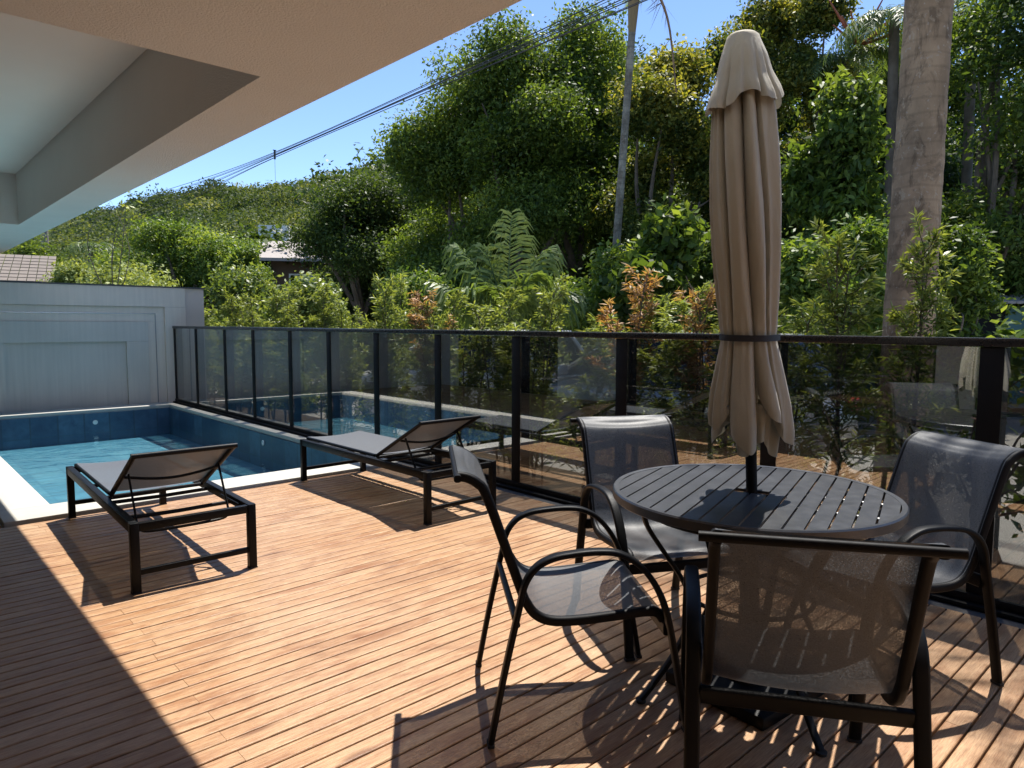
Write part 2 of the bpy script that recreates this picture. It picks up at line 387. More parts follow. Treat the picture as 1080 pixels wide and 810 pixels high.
L['dark'] = mat_leaf('dark_tree_leaf', (0.022, 0.042, 0.013), (0.048, 0.086, 0.021), (0.115, 0.165, 0.042), 0.5, 0.3, 0.45)
L['mid'] = mat_leaf('green_tree_leaf', (0.032, 0.060, 0.014), (0.095, 0.155, 0.030), (0.23, 0.30, 0.068), 0.5, 0.28, 0.48)
L['bright'] = mat_leaf('bright_tree_leaf', (0.050, 0.10, 0.020), (0.125, 0.20, 0.038), (0.26, 0.33, 0.075), 0.46, 0.36, 0.46)
L['flush'] = mat_leaf('flushing_tree_leaf', (0.030, 0.052, 0.013), (0.085, 0.122, 0.026), (0.29, 0.285, 0.06), 0.5, 0.28, 0.46)
L['lime'] = mat_leaf('lime_shrub_leaf', (0.12, 0.16, 0.04), (0.25, 0.31, 0.09), (0.42, 0.46, 0.18), 0.5, 0.3)
L['palm'] = mat_leaf('palm_leaf', (0.045, 0.085, 0.024), (0.105, 0.165, 0.048), (0.20, 0.26, 0.10), 0.45, 0.4, 0.42)
L['hill'] = mat_leaf('hill_canopy_leaf', (0.032, 0.058, 0.020), (0.085, 0.120, 0.040), (0.20, 0.22, 0.085), 0.6, 0.15, 0.40)

# ------------------------------------------------------------------ foliage helpers
def unit(a): return a/np.maximum(np.linalg.norm(a, axis=-1, keepdims=True), 1e-9)
def quad_mesh(name, V, tint, mat):
    """V: (N,4,3) quads -> one mesh with a per-point 'tint'"""
    N = len(V); me = bpy.data.meshes.new(name)
    me.vertices.add(N*4); me.vertices.foreach_set('co', V.reshape(-1).astype(np.float32))
    me.loops.add(N*4); me.loops.foreach_set('vertex_index', np.arange(N*4, dtype=np.int32))
    me.polygons.add(N); me.polygons.foreach_set('loop_start', np.arange(0, N*4, 4, dtype=np.int32))
    at_ = me.attributes.new('tint', 'FLOAT', 'POINT'); at_.data.foreach_set('value', np.repeat(np.clip(tint, 0, 1), 4).astype(np.float32))
    me.materials.append(mat); me.update(calc_edges=True); me.validate(); return me
def leaf_quads(rng, P, Nrm, Ln, Wd, axis=None, fold=0.0):
    n = len(P); Nrm = unit(Nrm)
    if axis is None: axis = rng.normal(size=(n, 3))
    u = unit(axis - Nrm*np.sum(axis*Nrm, 1, keepdims=True)); v = np.cross(Nrm, u)
    Ln = np.broadcast_to(np.asarray(Ln, float).reshape(-1, 1), (n, 1)); Wd = np.broadcast_to(np.asarray(Wd, float).reshape(-1, 1), (n, 1))
    return np.stack([P-u*Ln*0.5, P+v*Wd*0.5+u*Ln*0.06, P+u*Ln*0.5-Nrm*Ln*fold, P-v*Wd*0.5+u*Ln*0.06], 1)
def crown_quads(rng, lobes, ncl, per, rc, Ln, Wd, up=0.6, rnd=0.9, flat=0.7, shell=(0.5, 1.06), tcl=0.45, flush=0.0, droop=0.0):
    lobes = np.array(lobes, float); w = (lobes[:, 3]*lobes[:, 4]*lobes[:, 5])**(2/3); w /= w.sum()
    C = []; O = []
    while len(C) < ncl:
        k = rng.choice(len(lobes), p=w); d = unit(rng.normal(size=3)[None])[0]
        f = rng.uniform(*shell)**0.7; p = lobes[k, :3]+d*lobes[k, 3:]*f
        q = np.linalg.norm((p-lobes[:, :3])/lobes[:, 3:], axis=1); q[k] = 9
        if q.min() < 0.62 and rng.random() < 0.85: continue
        C.append(p); O.append(d)
    C = np.array(C); O = np.array(O)
    m = rng.poisson(per, ncl)+4; idx = np.repeat(np.arange(ncl), m); n = len(idx)
    rcs = rc*rng.uniform(0.6, 1.35, ncl)
    off = rng.normal(size=(n, 3))*np.array([1, 1, flat]); off *= (rng.random((n, 1))**0.30)/np.maximum(1.0, np.linalg.norm(off, axis=1, keepdims=True))*1.0
    P = C[idx]+off*rcs[idx, None]
    nr = O[idx]*0.35+np.array([0, 0, up])+unit(rng.normal(size=(n, 3)))*rnd
    ax = rng.normal(size=(n, 3))+O[idx]*0.6+np.array([0, 0, -droop])
    s = rng.uniform(0.55, 1.45, n)
    zmin, zmax = C[:, 2].min(), C[:, 2].max()
    tc = np.clip(rng.normal(tcl, 0.17, ncl), 0, 1)
    if flush > 0:
        hi = (C[:, 2]-zmin)/(zmax-zmin+1e-6); tc = np.where(rng.random(ncl) < flush*hi**1.2, rng.uniform(0.7, 1.0, ncl), tc*0.8)
    t = tc[idx]+rng.normal(0, 0.12, n)
    return leaf_quads(rng, P, nr, Ln*s, Wd*s, ax, 0.12), t, C
def limbs(mb, base, targets, r0, rng, fork=0.45):
    base = Vector(base); top = Vector(np.mean(targets, axis=0)); 
    f = base.lerp(top, fork); f.x += rng.normal()*0.15; f.y += rng.normal()*0.15
    path = spline([base, base.lerp(f, 0.5)+Vector((rng.normal()*0.12, rng.normal()*0.12, 0)), f], 5)
    mb.tube(path, list(np.linspace(r0*1.15, r0*0.75, len(path))), 9)
    for tg in targets:
        tg = Vector(tg); mid = f.lerp(tg, 0.5)+Vector((rng.normal()*0.25, rng.normal()*0.25, abs(rng.normal())*0.25))
        p = spline([f, mid, tg], 5); mb.tube(p, list(np.linspace(r0*0.55, r0*0.09, len(p))), 6)
def make_tree(name, loc, lobes, leafmat, label, group=None, seed=0, ncl=220, per=110, rc=0.55, Ln=0.17, Wd=0.08, r0=0.2, nl=9, bark='bark', cat='tree', base_z=0.0, **kw):
    rng = np.random.default_rng(seed); e = empty(name, loc, 0, label, cat, group)
    q, t, C = crown_quads(rng, lobes, ncl, per, rc, Ln, Wd, **kw)
    link('crown', quad_mesh(name+'_crown', q, t, leafmat), e)
    mb = MB(); sel = rng.choice(len(C), min(nl, len(C)), replace=False)
    limbs(mb, (0, 0, base_z), C[sel]*np.array([0.85, 0.85, 0.95]), r0, rng)
    mb.build('trunk', M[bark], e); return e
def frond_quads(rng, base, az, length, rise, droop, nleaf=46, ll=0.42, lw=0.028, hang=0.35, vee=0.5):
    """one pinnate frond; returns leaflet quads and the rachis path"""
    d = np.array([math.cos(az), math.sin(az), 0.0]); side = np.array([-d[1], d[0], 0.0]); s = np.linspace(0, 1, 26)
    path = np.array(base)+np.outer(s*length*math.cos(rise), d)+np.outer(s*length*math.sin(rise)-droop*length*s**2.2, [0, 0, 1.0])
    path = path-np.outer(0.12*length*s**2*math.sin(rise), d)*0
    Q = []; 
    for k in range(nleaf):
        t = 0.12+0.88*k/(nleaf-1); p = np.array([np.interp(t, s, path[:, i]) for i in range(3)])
        t2 = min(1, t+0.03); tg = np.array([np.interp(t2, s, path[:, i]) for i in range(3)])-np.array([np.interp(t-0.03, s, path[:, i]) for i in range(3)]); tg /= np.linalg.norm(tg)+1e-9
        upv = np.cross(side, tg); L_ = ll*(0.35+0.65*math.sin(math.pi*min(1, 0.12+t*0.86)))*rng.uniform(0.85, 1.1)
        for sg in (-1, 1):
            dr = side*sg*rng.uniform(0.6, 0.95)+tg*rng.uniform(0.45, 0.8)+upv*vee*rng.uniform(-0.4, 1.3); dr /= np.linalg.norm(dr)
            dr = dr+rng.normal(0, 0.10, 3); dr /= np.linalg.norm(dr)
            w = tg*lw*0.5; g = np.array([0, 0, -hang*L_*rng.uniform(0.5, 1.2)]); p0 = p+tg*rng.normal()*0.012
            p1 = p0+dr*L_*0.36+g*0.06; p2 = p0+dr*L_*0.70+g*0.34; p3 = p0+dr*L_*0.92+g
            Q.append([p0-w*0.4, p1-w, p1+w, p0+w*0.4]); Q.append([p1-w, p2-w*0.8, p2+w*0.8, p1+w]); Q.append([p2-w*0.8, p3-w*0.1, p3+w*0.1, p2+w*0.8])
    return np.array(Q), path
def make_palm(name, loc, label, trunk_pts, r, fronds, mat=None, bark='palmbark', group=None, seed=1, ll=0.45, lw=0.03, cat='palm', extra=None, rtop=0.8, hang=0.35, nleaf=46):
    rng = np.random.default_rng(seed); e = empty(name, loc, 0, label, cat, group)
    top = trunk_pts[-1]; mb = MB(); p = spline(trunk_pts, 34)
    mb.tube(p, list(np.linspace(r, r*rtop, len(p))*(1+0.012*rng.normal(size=len(p)))), 24); mb.build('trunk', M[bark], e)
    for az, ln, rise, dr in fronds:
        Q, path = frond_quads(rng, top, az, ln, rise, dr, nleaf, ll, lw, hang)
        st = MB(); st.tube([tuple(x) for x in path[::3]], list(np.linspace(0.016, 0.004, len(path[::3]))), 5)
        vb = np.array(st.v); qb = [[vb[i] for i in f] for f in st.f if len(f) == 4]
        allq = np.concatenate([Q, np.array(qb)]); t = np.clip(rng.normal(0.5, 0.15)+rng.normal(0, 0.08, len(allq)), 0, 1)
        link('frond', quad_mesh(name+'_frond', allq, t, mat or L['palm']), e)
    return e

# =================================================================== SETTING
def struct(o): o['kind'] = 'structure'; return o
mb = MB()
HX0, HX1, HY0, HY1, GZ = -7.0, 3.86, -7.0, 12.5, -0.30
B = 1600.0
mb.add([(-B, -B, GZ), (B, -B, GZ), (B, B, GZ), (-B, B, GZ), (HX0, HY0, GZ), (HX1, HY0, GZ), (HX1, HY1, GZ), (HX0, HY1, GZ)],
       [(0, 1, 5, 4), (1, 2, 6, 5), (2, 3, 7, 6), (3, 0, 4, 7)])
struct(mb.build('ground', M['grassy'], smooth=0))
mb = MB(); mb.box(5.15, 14.5, -14, 21, GZ-0.2, GZ+0.03)
struct(mb.build('street', M['street'], smooth=0))
mb = MB(); mb.box(5.0, 5.15, -14, 21, GZ-0.2, GZ+0.14, 0.012)
struct(mb.build('kerb', M['concrete'], smooth=0))
mb = MB(); mb.box(3.862, 5.0, -7, 21, GZ-0.2, -0.13)
struct(mb.build('planting_bed', M['soil'], smooth=0))
mb = MB(); mb.box(3.60, 3.86, -4, 12.1, -0.5, -0.004)
struct(mb.build('fence_footing', M['slate'], smooth=0))

# deck: every board modelled, one walking surface
def deck():
    rng = np.random.default_rng(4); V = []; F = []; T = []
    def board(x0, x1, y0, w, tint, dz):
        b = len(V); h = 0.024; c = 0.0042
        for x in (x0, x1):
            for (yy, zz) in ((0, -h), (0, -c*0.9), (c*0.35, -c*0.3), (c, 0), (w-c, 0), (w-c*0.35, -c*0.3), (w, -c*0.9), (w, -h)):
                V.append((x, y0+yy, zz+dz)); T.append(tint)
        for i in range(7): F.append((b+i, b+8+i, b+9+i, b+i+1))
        F.append(tuple(b+i for i in range(8))); F.append(tuple(b+8+i for i in range(7, -1, -1)))
    pitch = 0.0705; y = -4.0; k = 0
    while y < 12.02:
        xr = 3.597 if y < 5.36 else 0.585
        if 5.36 <= y < 5.43: y = 5.44
        cuts = [-1.65]
        j = (0.78 if k % 2 else -0.62)+rng.normal(0, 0.015)
        j2 = (2.55 if k % 4 == 1 else 3.1 if k % 4 == 2 else 9)+rng.normal(0, 0.02)
        for q in (j, j2):
            if cuts[-1]+0.3 < q < xr-0.15: cuts.append(q)
        cuts.append(xr)
        for a, b_ in zip(cuts[:-1], cuts[1:]):
            board(a+0.0008, b_-0.0008, y, pitch-0.0068+rng.normal(0, 0.0004), rng.beta(2, 2.4), rng.normal(0, 0.0006))
        y += pitch; k += 1
    me = bpy.data.meshes.new('deck'); me.from_pydata(V, [], F)
    a = me.attributes.new('tint', 'FLOAT', 'POINT'); a.data.foreach_set('value', np.array(T, np.float32))
    me.materials.append(M['deck']); return link('deck', me)
struct(deck())
mb = MB(); mb.box(-1.70, 3.598, -4.1, 5.43, -0.5, -0.05); mb.box(-1.70, 0.585, 5.43, 12.05, -0.5, -0.05)
struct(mb.build('deck_base', M['under'], smooth=0))

# pool
mb = MB(); zc, zt = -0.035, 0.016
mb.box(0.60, 3.60, 5.44, 5.79, zc, zt, 0.006); mb.box(0.60, 0.91, 5.793, 11.70, zc, zt, 0.006)
mb.box(3.49, 3.60, 5.793, 11.70, zc, zt, 0.006); mb.box(0.60, 3.60, 11.703, 12.098, zc, zt, 0.006)
cop = struct(mb.build('pool_coping', M['coping']))
mb = MB(); x0, x1, y0, y1, zb = 0.925, 3.475, 5.805, 11.685, -0.45
t_ = 0.2
mb.box(x0-t_, x0, y0-t_, y1+t_, zb, zc-0.001); mb.box(x1, x1+t_-0.08, y0-t_, y1+t_, zb, zc-0.001)
mb.box(x0, x1, y0-t_, y0, zb, zc-0.001); mb.box(x0, x1, y1, y1+t_, zb, zc-0.001)
struct(mb.build('pool_basin', M['tile'], smooth=0))
mb = MB(); mb.box(x0-t_, x1+t_-0.08, y0-t_, y1+t_, zb-0.2, zb-0.002); mb.box(x0+0.001, x1-0.001, y0+0.001, y0+0.45, zb, -0.375)
struct(mb.build('pool_floor', M['sunlit_tile'], smooth=0))
mb = MB(); mb.add([(x0+0.002, y0+0.002, -0.30), (x1-0.002, y0+0.002, -0.30), (x1-0.002, y1-0.002, -0.30), (x0+0.002, y1-0.002, -0.30)], [(0, 1, 2, 3)])
struct(mb.build('pool_water', M['water'], smooth=0))
def pool_fitting(loc, nx, label):
    e = empty('pool_inlet', loc, 0, label, 'pool fitting')
    bm_ = MB(); bm_.lathe([(0, 0.0), (0.030, 0.0), (0.034, 0.006), (0.030, 0.012), (0.018, 0.012), (0.014, 0.006), (0, 0.006)], seg=20)
    o = bm_.build('flange', M['white'], e); o.rotation_euler = (0, R(-90), 0) if nx == 'x' else (R(90), 0, 0)
    return e
pool_fitting((x1-0.001, 8.15, -0.14), 'x', 'round white pool inlet on the tiled side wall below the glass fence')
pool_fitting((2.45, y1-0.001, -0.17), 'y', 'round white pool inlet on the tiled end wall below the grey garden wall')

# hill with forest
def ridge(az):   # elevation (tan) of the ridge seen from the deck, by azimuth in degrees
    return np.interp(az, [-20, 2, 12, 15, 18.5, 22, 27, 30, 33, 37, 44, 55, 70, 85, 100], [0.082, 0.105, 0.128, 0.142, 0.160, 0.172, 0.185, 0.20, 0.22, 0.22, 0.24, 0.25, 0.24, 0.2, 0.15])
RH = 190.0
def hill_z(r, az):
    t = np.clip((r-42)/(RH-42), 0, 1.3); s = np.where(t < 1, t**1.15, 1-(t-1)*0.8)
    n = 2.2*np.sin(az*0.33+r*0.043)+1.5*np.sin(az*0.71-r*0.07+1.0)
    return GZ-0.6+ridge(az)*RH*s+n*np.clip(t, 0, 1)*(1-0.75*np.clip(t, 0, 1))
def hill():
    azs = np.linspace(-20, 100, 121); rs = np.linspace(42, 238, 50); V = []
    for r in rs:
        z = hill_z(r, azs)
        for a, zz in zip(azs, z): V.append((r*math.sin(R(a)), r*math.cos(R(a)), zz))
    n = len(azs); F = [(i*n+j, i*n+j+1, (i+1)*n+j+1, (i+1)*n+j) for i in range(len(rs)-1) for j in range(n-1)]
    me = bpy.data.meshes.new('hill'); me.from_pydata(V, [], F); me.materials.append(M['hillg'])
    me.polygons.foreach_set('use_smooth', np.ones(len(F), bool)); return link('hill', me)
struct(hill())
def forest():
    rng = np.random.default_rng(11); Q = []; T = []
    n = 5600; az = np.concatenate([rng.uniform(2, 46, int(n*0.85)), rng.uniform(46, 85, n-int(n*0.85))]); r = np.sqrt(rng.uniform(48**2, 208**2, n))
    z = hill_z(r, az); X = r*np.sin(np.radians(az)); Y = r*np.cos(np.radians(az))
    patch = 0.5+0.22*np.sin(X*0.11+1.3*np.sin(Y*0.07))+0.20*np.sin(Y*0.13+2.0*np.sin(X*0.05))
    for i in range(n):
        s = rng.lognormal(0.62, 0.42)*(0.7 if r[i] < 80 else 1.0); s = min(s, 5.0); lf = float(np.clip(0.0042*r[i], 0.25, 0.85)); per = int(np.clip(7*(s/lf)**2, 40, 260)) if az[i] < 46 else 40
        d = unit(rng.normal(size=(per, 3))); d[:, 2] = np.abs(d[:, 2])*1.1-0.3
        P = np.array([X[i], Y[i], z[i]+s*0.6])+d*np.array([s, s, s*rng.uniform(0.6, 1.0)])*rng.uniform(0.5, 1.1, (per, 1))
        q = leaf_quads(rng, P, d*0.6+rng.normal(size=(per, 3))*0.55+np.array([0, 0, 0.4]), lf*rng.uniform(0.6, 1.4, per), lf*0.55, None, 0.1)
        Q.append(q); T.append(np.clip(patch[i]*0.55+rng.normal(0.12, 0.22)+rng.normal(0, 0.1, per), 0, 1))
    o = link('hill_forest', quad_mesh('hill_forest', np.concatenate(Q), np.concatenate(T), L['hill']))
    tag(o, 'dense green forest covering the whole hillside under the sky', 'forest', kind='stuff')
forest()

# =================================================================== HOUSE (the one the deck belongs to)
house = empty('house', (-1.65, 5, 0), 0, 'beige house with a wide overhanging soffit along the pool deck', 'house')
house_inv = Matrix.Translation(Vector((-1.65, 5, 0))).inverted()
def hpart(mb_, name, mat, smooth=35, parent=None):
    o = mb_.build(name, mat, house, smooth); o.matrix_parent_inverse = house_inv; return o
ZS, ZR, XS, XR = 2.319, 2.84, 1.59, 1.274
mb = MB(); mb.box(XR, XS, -4.04, 13.6, ZS, 3.2); mb.box(-1.65, XR, -4.04, 2.92, ZS, 3.2); mb.box(-1.65, XR, 9.03, 13.6, ZS, 3.2)
hpart(mb, 'soffit', M['soffit'], 0)
mb = MB(); mb.box(-1.65, XR-0.002, 2.922, 9.028, ZR, 3.19)
hpart(mb, 'recessed_ceiling', M['recess'], 0)
mb = MB()
for a, b_ in ((-4, -1.2), (2.2, 2.6), (7.1, 8.6), (11.5, 13.6)): mb.box(-1.9, -1.65, a, b_, -0.05, ZS-0.002)
mb.box(-1.9, -1.65, -4, 13.6, ZS+0.004, 3.19); mb.box(-1.9, -1.65, -1.2, 2.2, 2.15, ZS-0.002); mb.box(-1.9, -1.65, 2.6, 7.1, 2.15, ZS-0.002); mb.box(-1.9, -1.65, 8.6, 11.5, 2.15, ZS-0.002)
hpart(mb, 'wall', M['facade'], 0)
for a, b_ in ((-1.2, 2.2), (2.6, 7.1), (8.6, 11.5)):
    f = MB(); w = 0.06
    f.box(-1.78, -1.70, a, a+w, 0, 2.15); f.box(-1.78, -1.70, b_-w, b_, 0, 2.15); f.box(-1.78, -1.70, a+w, b_-w, 2.09, 2.15); f.box(-1.78, -1.70, a+w, b_-w, 0, 0.05); f.box(-1.78, -1.70, (a+b_)/2-0.04, (a+b_)/2+0.04, 0.05, 2.09)
    fr = hpart(f, 'sliding_door', M['black'], 0)
    g = MB(); g.box(-1.746, -1.738, a+w, (a+b_)/2-0.04, 0.05, 2.09); g.box(-1.746, -1.738, (a+b_)/2+0.04, b_-w, 0.05, 2.09)
    p = g.build('pane', M['winglass'], fr, 0)
mb = MB(); mb.box(-1.64, 1.4, -4.3, -4.05, -0.05, 3.2); mb.box(2.9, 3.6, -4.3, -4.05, -0.05, 3.2); mb.box(1.4, 2.9, -4.3, -4.05, 2.15, 3.2)
hpart(mb, 'wing_wall', M['facade'], 0)  # unseen wing added behind the camera to block skylight from deck and soffit
mb = MB(); mb.box(1.402, 2.898, -4.2, -4.14, 0.0, 2.148); hpart(mb, 'sky_block_door', M['black'], 0)  # dark unseen panel filling the added wing, also keeps skylight out
mb = MB(); mb.box(-5.0, -4.9, -4, 13.6, -0.05, 3.1); mb.box(-4.9, -1.9, -4, -3.9, -0.05, 3.1); mb.box(-4.9, -1.9, 13.5, 13.6, -0.05, 3.1); mb.box(-5, -1.9, -4, 13.6, 3.1, 3.2); mb.box(-4.9, -1.9, -3.9, 13.5, -0.10, -0.05)
hpart(mb, 'inner_wall', M['facade'], 0)

# =================================================================== GARDEN WALL at the end of the pool
gw = empty('garden_wall', (1.5, 12.1, 0), 0, 'grey painted garden wall with stepped panels at the end of the pool', 'wall')
gwi = Matrix.Translation(Vector((1.5, 12.1, 0))).inverted()
def gpart(mb_, name, mat): o = mb_.build(name, mat, gw, 0); o.matrix_parent_inverse = gwi; return o
mb = MB(); mb.box(-3, 3.905, 12.19, 12.40, GZ, 1.853); gpart(mb, 'core', M['pink'])
mb = MB(); mb.box(-3, 3.91, 12.10, 12.188, 1.548, 1.855); mb.box(3.59, 3.91, 12.10, 12.188, 0.0, 1.546); gpart(mb, 'outer_frame', M['gwall'])
mb = MB(); mb.box(-3, 3.588, 12.135, 12.188, 1.312, 1.545); mb.box(3.338, 3.588, 12.135, 12.188, 0.0, 1.310); gpart(mb, 'middle_frame', M['gwall'])
mb = MB(); mb.box(-3, 3.46, 12.126, 12.134, 1.432, 1.446); mb.box(3.446, 3.46, 12.126, 12.134, 0.0, 1.430); gpart(mb, 'groove_strip', M['cars'])  # thin proud strip added to stand in for the dark groove line
mb = MB(); mb.box(-3, 3.336, 12.118, 12.188, 1.002, 1.310); mb.box(3.022, 3.336, 12.118, 12.188, 0.0, 1.000); mb.box(-3, 1.455, 12.118, 12.188, 0, 1.000); gpart(mb, 'inner_panel', M['gwall2'])
mb = MB(); mb.box(1.457, 3.020, 12.160, 12.188, 0.0, 1.000); gpart(mb, 'niche_panel', M['gwall2'])
mb = MB(); mb.box(-3, 4.24, 12.085, 12.42, 1.857, 1.875); gpart(mb, 'cap', M['slate'])
mb = MB(); mb.box(3.907, 4.215, 12.13, 12.40, GZ, 1.855); gpart(mb, 'end_pier', M['pink'])

# =================================================================== GLASS FENCE
XF = 3.73
posts = [12.05, 11.07, 9.92, 8.95, 7.88, 6.94, 5.98, 4.97, 3.96, 2.93, 1.88, 0.84, -0.2, -1.22]
fence = empty('glass_fence', (XF, 5, 0), 0, 'black framed smoked glass fence running beside the pool and deck', 'fence')
fi = Matrix.Translation(Vector((XF, 5, 0))).inverted()
def fpart(mb_, name, mat, sm=35): o = mb_.build(name, mat, fence, sm); o.matrix_parent_inverse = fi; return o
mb = MB(); mb.box(XF-0.035, XF+0.045, -1.3, 12.098, 1.205, 1.245, 0.004); fpart(mb, 'top_rail', M['rail'])
mb = MB(); mb.box(XF-0.065, XF+0.09, -1.3, 12.098, 0.0, 0.022, 0.003); mb.box(XF-0.03, XF+0.035, -1.3, 12.098, 0.024, 0.062, 0.003); fpart(mb, 'bottom_rail', M['black'])
for y in posts:
    mb = MB(); mb.box(XF-0.022, XF+0.085, y-0.047, y+0.047, 0.064, 1.203, 0.003); fpart(mb, 'post', M['black'])
for a, b_ in zip(posts[1:], posts[:-1]):
    mb = MB(); mb.box(XF-0.018, XF-0.010, a+0.0475, b_-0.0475, 0.064, 1.203); fpart(mb, 'glass_pane', M['glass'], 0)

# =================================================================== LOUNGERS
def make_lounger():
    e = empty('sun_lounger')
    Wd, Ln, Hh = 0.30, 1.76, 0.345; lg = 0.04
    for sx in (-1, 1):
        for yy in (0, Ln-lg):
            b = MB(); x = sx*(Wd-lg/2); b.box(x-lg/2, x+lg/2, yy, yy+lg, 0.006, Hh, 0.003)
            l_ = b.build('leg', M['charcoal'], e)
            f = MB(); f.box(x-lg/2-0.001, x+lg/2+0.001, yy-0.001, yy+lg+0.001, 0.0, 0.0058); f.build('foot_cap', M['rubber'], l_, 0)
    b = MB()
    for sx in (-1, 1): x = sx*(Wd-lg/2); b.box(x-0.0185, x+0.0185, lg+0.001, Ln-lg-0.001, 0.295, Hh-0.001, 0.003)
    for yy in (0.004, Ln-lg+0.004):
        b.box(-Wd+lg+0.001, Wd-lg-0.001, yy, yy+0.032, 0.300, Hh-0.004, 0.003); b.box(-Wd+lg+0.001, Wd-lg-0.001, yy+0.004, yy+0.028, 0.085, 0.113, 0.003)
    for yy in (0.30, 0.70, 1.22): b.tube([(-Wd+0.03, yy, 0.302), (0, yy, 0.298), (Wd-0.03, yy, 0.302)], 0.011, 8)
    b.build('frame', M['charcoal'], e)
    b = MB()
    for sx in (-1, 1): b.sweep([(sx*0.243, 0.70, 0.352), (sx*0.243, Ln-0.03, 0.352)], rrect(0.026, 0.022), (1, 0, 0))
    b.build('sling_rail', M['charcoal'], e)
    # flat sling with a slight sag
    def sheet(fn, nu, nv):
        vs_ = [fn(i/(nu-1), j/(nv-1)) for j in range(nv) for i in range(nu)]
        return vs_, [(j*nu+i, j*nu+i+1, (j+1)*nu+i+1, (j+1)*nu+i) for j in range(nv-1) for i in range(nu-1)]
    b = MB(); b.add(*sheet(lambda u, v: ((u*2-1)*0.244, 0.695+v*(Ln-0.725), 0.3645-0.016*(1-(u*2-1)**2)), 9, 13)); b.build('seat_sling', M['lsling'], e)
    P0, P1 = Vector((0, 0.68, 0.352)), Vector((0, 0.13, 0.645)); dr = P1-P0; nrm = Vector((0, dr.z, -dr.y)).normalized()
    if nrm.z < 0: nrm = -nrm
    bk = MB()
    for sx in (-1, 1): bk.sweep([P0+Vector((sx*0.243, 0, 0)), P1+Vector((sx*0.243, 0, 0))], rrect(0.026, 0.024), (1, 0, 0))
    bk.sweep([P1+Vector((-0.256, 0, 0)), P1+Vector((0.256, 0, 0))], rrect(0.026, 0.026), (0, 0, 1))
    bk.tube([P0+Vector((-0.24, 0, -0.012)), P0+Vector((0.24, 0, -0.012))], 0.011, 8)
    q = P0+dr*0.52-nrm*0.02
    bk.tube(spline([q+Vector((-0.235, 0, 0.01)), q+Vector((-0.12, 0, -0.012)), q+Vector((0, 0, -0.022)), q+Vector((0.12, 0, -0.012)), q+Vector((0.235, 0, 0.01))], 5), 0.008, 8)
    bo = bk.build('backrest', M['charcoal'], e)
    b = MB(); b.add(*sheet(lambda u, v: tuple(P0+dr*(0.02+0.96*v)+Vector(((u*2-1)*0.244, 0, 0))+nrm*(0.012-0.022*(1-(u*2-1)**2)*(0.3+0.7*math.sin(math.pi*v)))), 9, 11)); b.build('back_sling', M['lsling'], bo)
    b = MB()
    for sx in (-1, 1):
        q = P0+dr*0.60-nrm*0.012; b.sweep([q+Vector((sx*0.225, 0, 0)), Vector((sx*0.225, 0.205, 0.29))], rrect(0.009, 0.018), (1, 0, 0))
        b.sweep([Vector((sx*0.252, 0.40, 0.318)), Vector((sx*0.252, 0.12, 0.318))], rrect(0.010, 0.026), (1, 0, 0))
    b.tube(spline([(-0.225, 0.205, 0.29), (-0.215, 0.19, 0.262), (-0.17, 0.185, 0.246), (0, 0.185, 0.242), (0.17, 0.185, 0.246), (0.215, 0.19, 0.262), (0.225, 0.205, 0.29)], 5), 0.008, 8)
    b.build('recline_stay', M['charcoal'], e)
    return e
lou = make_lounger(); lou.location = (1.180, 3.600, 0.001); lou.rotation_euler = (0, 0, R(-2.0))
tag(lou, 'black framed sun lounger with grey sling nearest the house shadow edge', 'sun lounger', 'sun loungers facing the pool')
l2 = copy_tree(lou); l2.location = (2.905, 3.615, 0.001); l2.rotation_euler = (0, 0, R(0.3))
l2['label'] = 'black framed sun lounger with grey sling close beside the glass fence'

# =================================================================== TABLE, BASE, UMBRELLA
TC = Vector((2.26, 1.20, 0))
tb = empty('patio_table', TC, R(16.5), 'round black slatted patio table with the umbrella pole through its middle', 'table')
def tabletop():
    b = MB(); Rr, ri, zt = 0.482, 0.462, 0.72
    b.lathe([(ri, zt-0.002), (Rr-0.004, zt), (Rr, zt-0.005), (Rr, zt-0.030), (Rr-0.004, zt-0.034), (ri, zt-0.034)], seg=96, close=True)
    pitch = 0.0575; n = 8
    for k in range(-n, n):
        y0 = k*pitch+0.0035; y1 = (k+1)*pitch-0.0035; yc = max(abs(y0), abs(y1))
        def xr(y): return math.sqrt(max(0, (ri+0.004)**2-min(abs(y), ri)**2))
        N = 7; ys = [y0+(y1-y0)*i/(N-1) for i in range(N)]
        pts = [(xr(y), y) for y in ys]+[(-xr(y), y) for y in reversed(ys)]
        hole = y0 < 0.02 and y1 > -0.02
        for (xa, xb) in ((None, None),) if not hole else ((0.026, None), (None, -0.026)):
            if xa is None and xb is None: pp = pts
            elif xa is not None: pp = [(xr(y), y) for y in ys]+[(xa, y1), (xa, y0)]
            else: pp = [(xb, y0), (xb, y1)]+[(-xr(y), y) for y in reversed(ys)]
            m_ = len(pp); vv = [(x, y, zt-0.003) for x, y in pp]+[(x, y, zt-0.012) for x, y in pp]
            b.add(vv, [tuple(range(m_)), tuple(range(2*m_-1, m_-1, -1))]+[(i, m_+i, m_+(i+1) % m_, (i+1) % m_) for i in range(m_)])
    b.lathe([(0.024, zt-0.0125), (0.036, zt-0.0125), (0.036, zt-0.03), (0.024, zt-0.03)], seg=24, close=True)
    b.sweep([(0.10, -0.462, zt-0.022), (0.10, 0.462, zt-0.022)], rrect(0.02, 0.018), (1, 0, 0)); b.sweep([(-0.10, -0.462, zt-0.022), (-0.10, 0.462, zt-0.022)], rrect(0.02, 0.018), (1, 0, 0))
    return b.build('tabletop', M['table'], tb, 30)
tabletop()
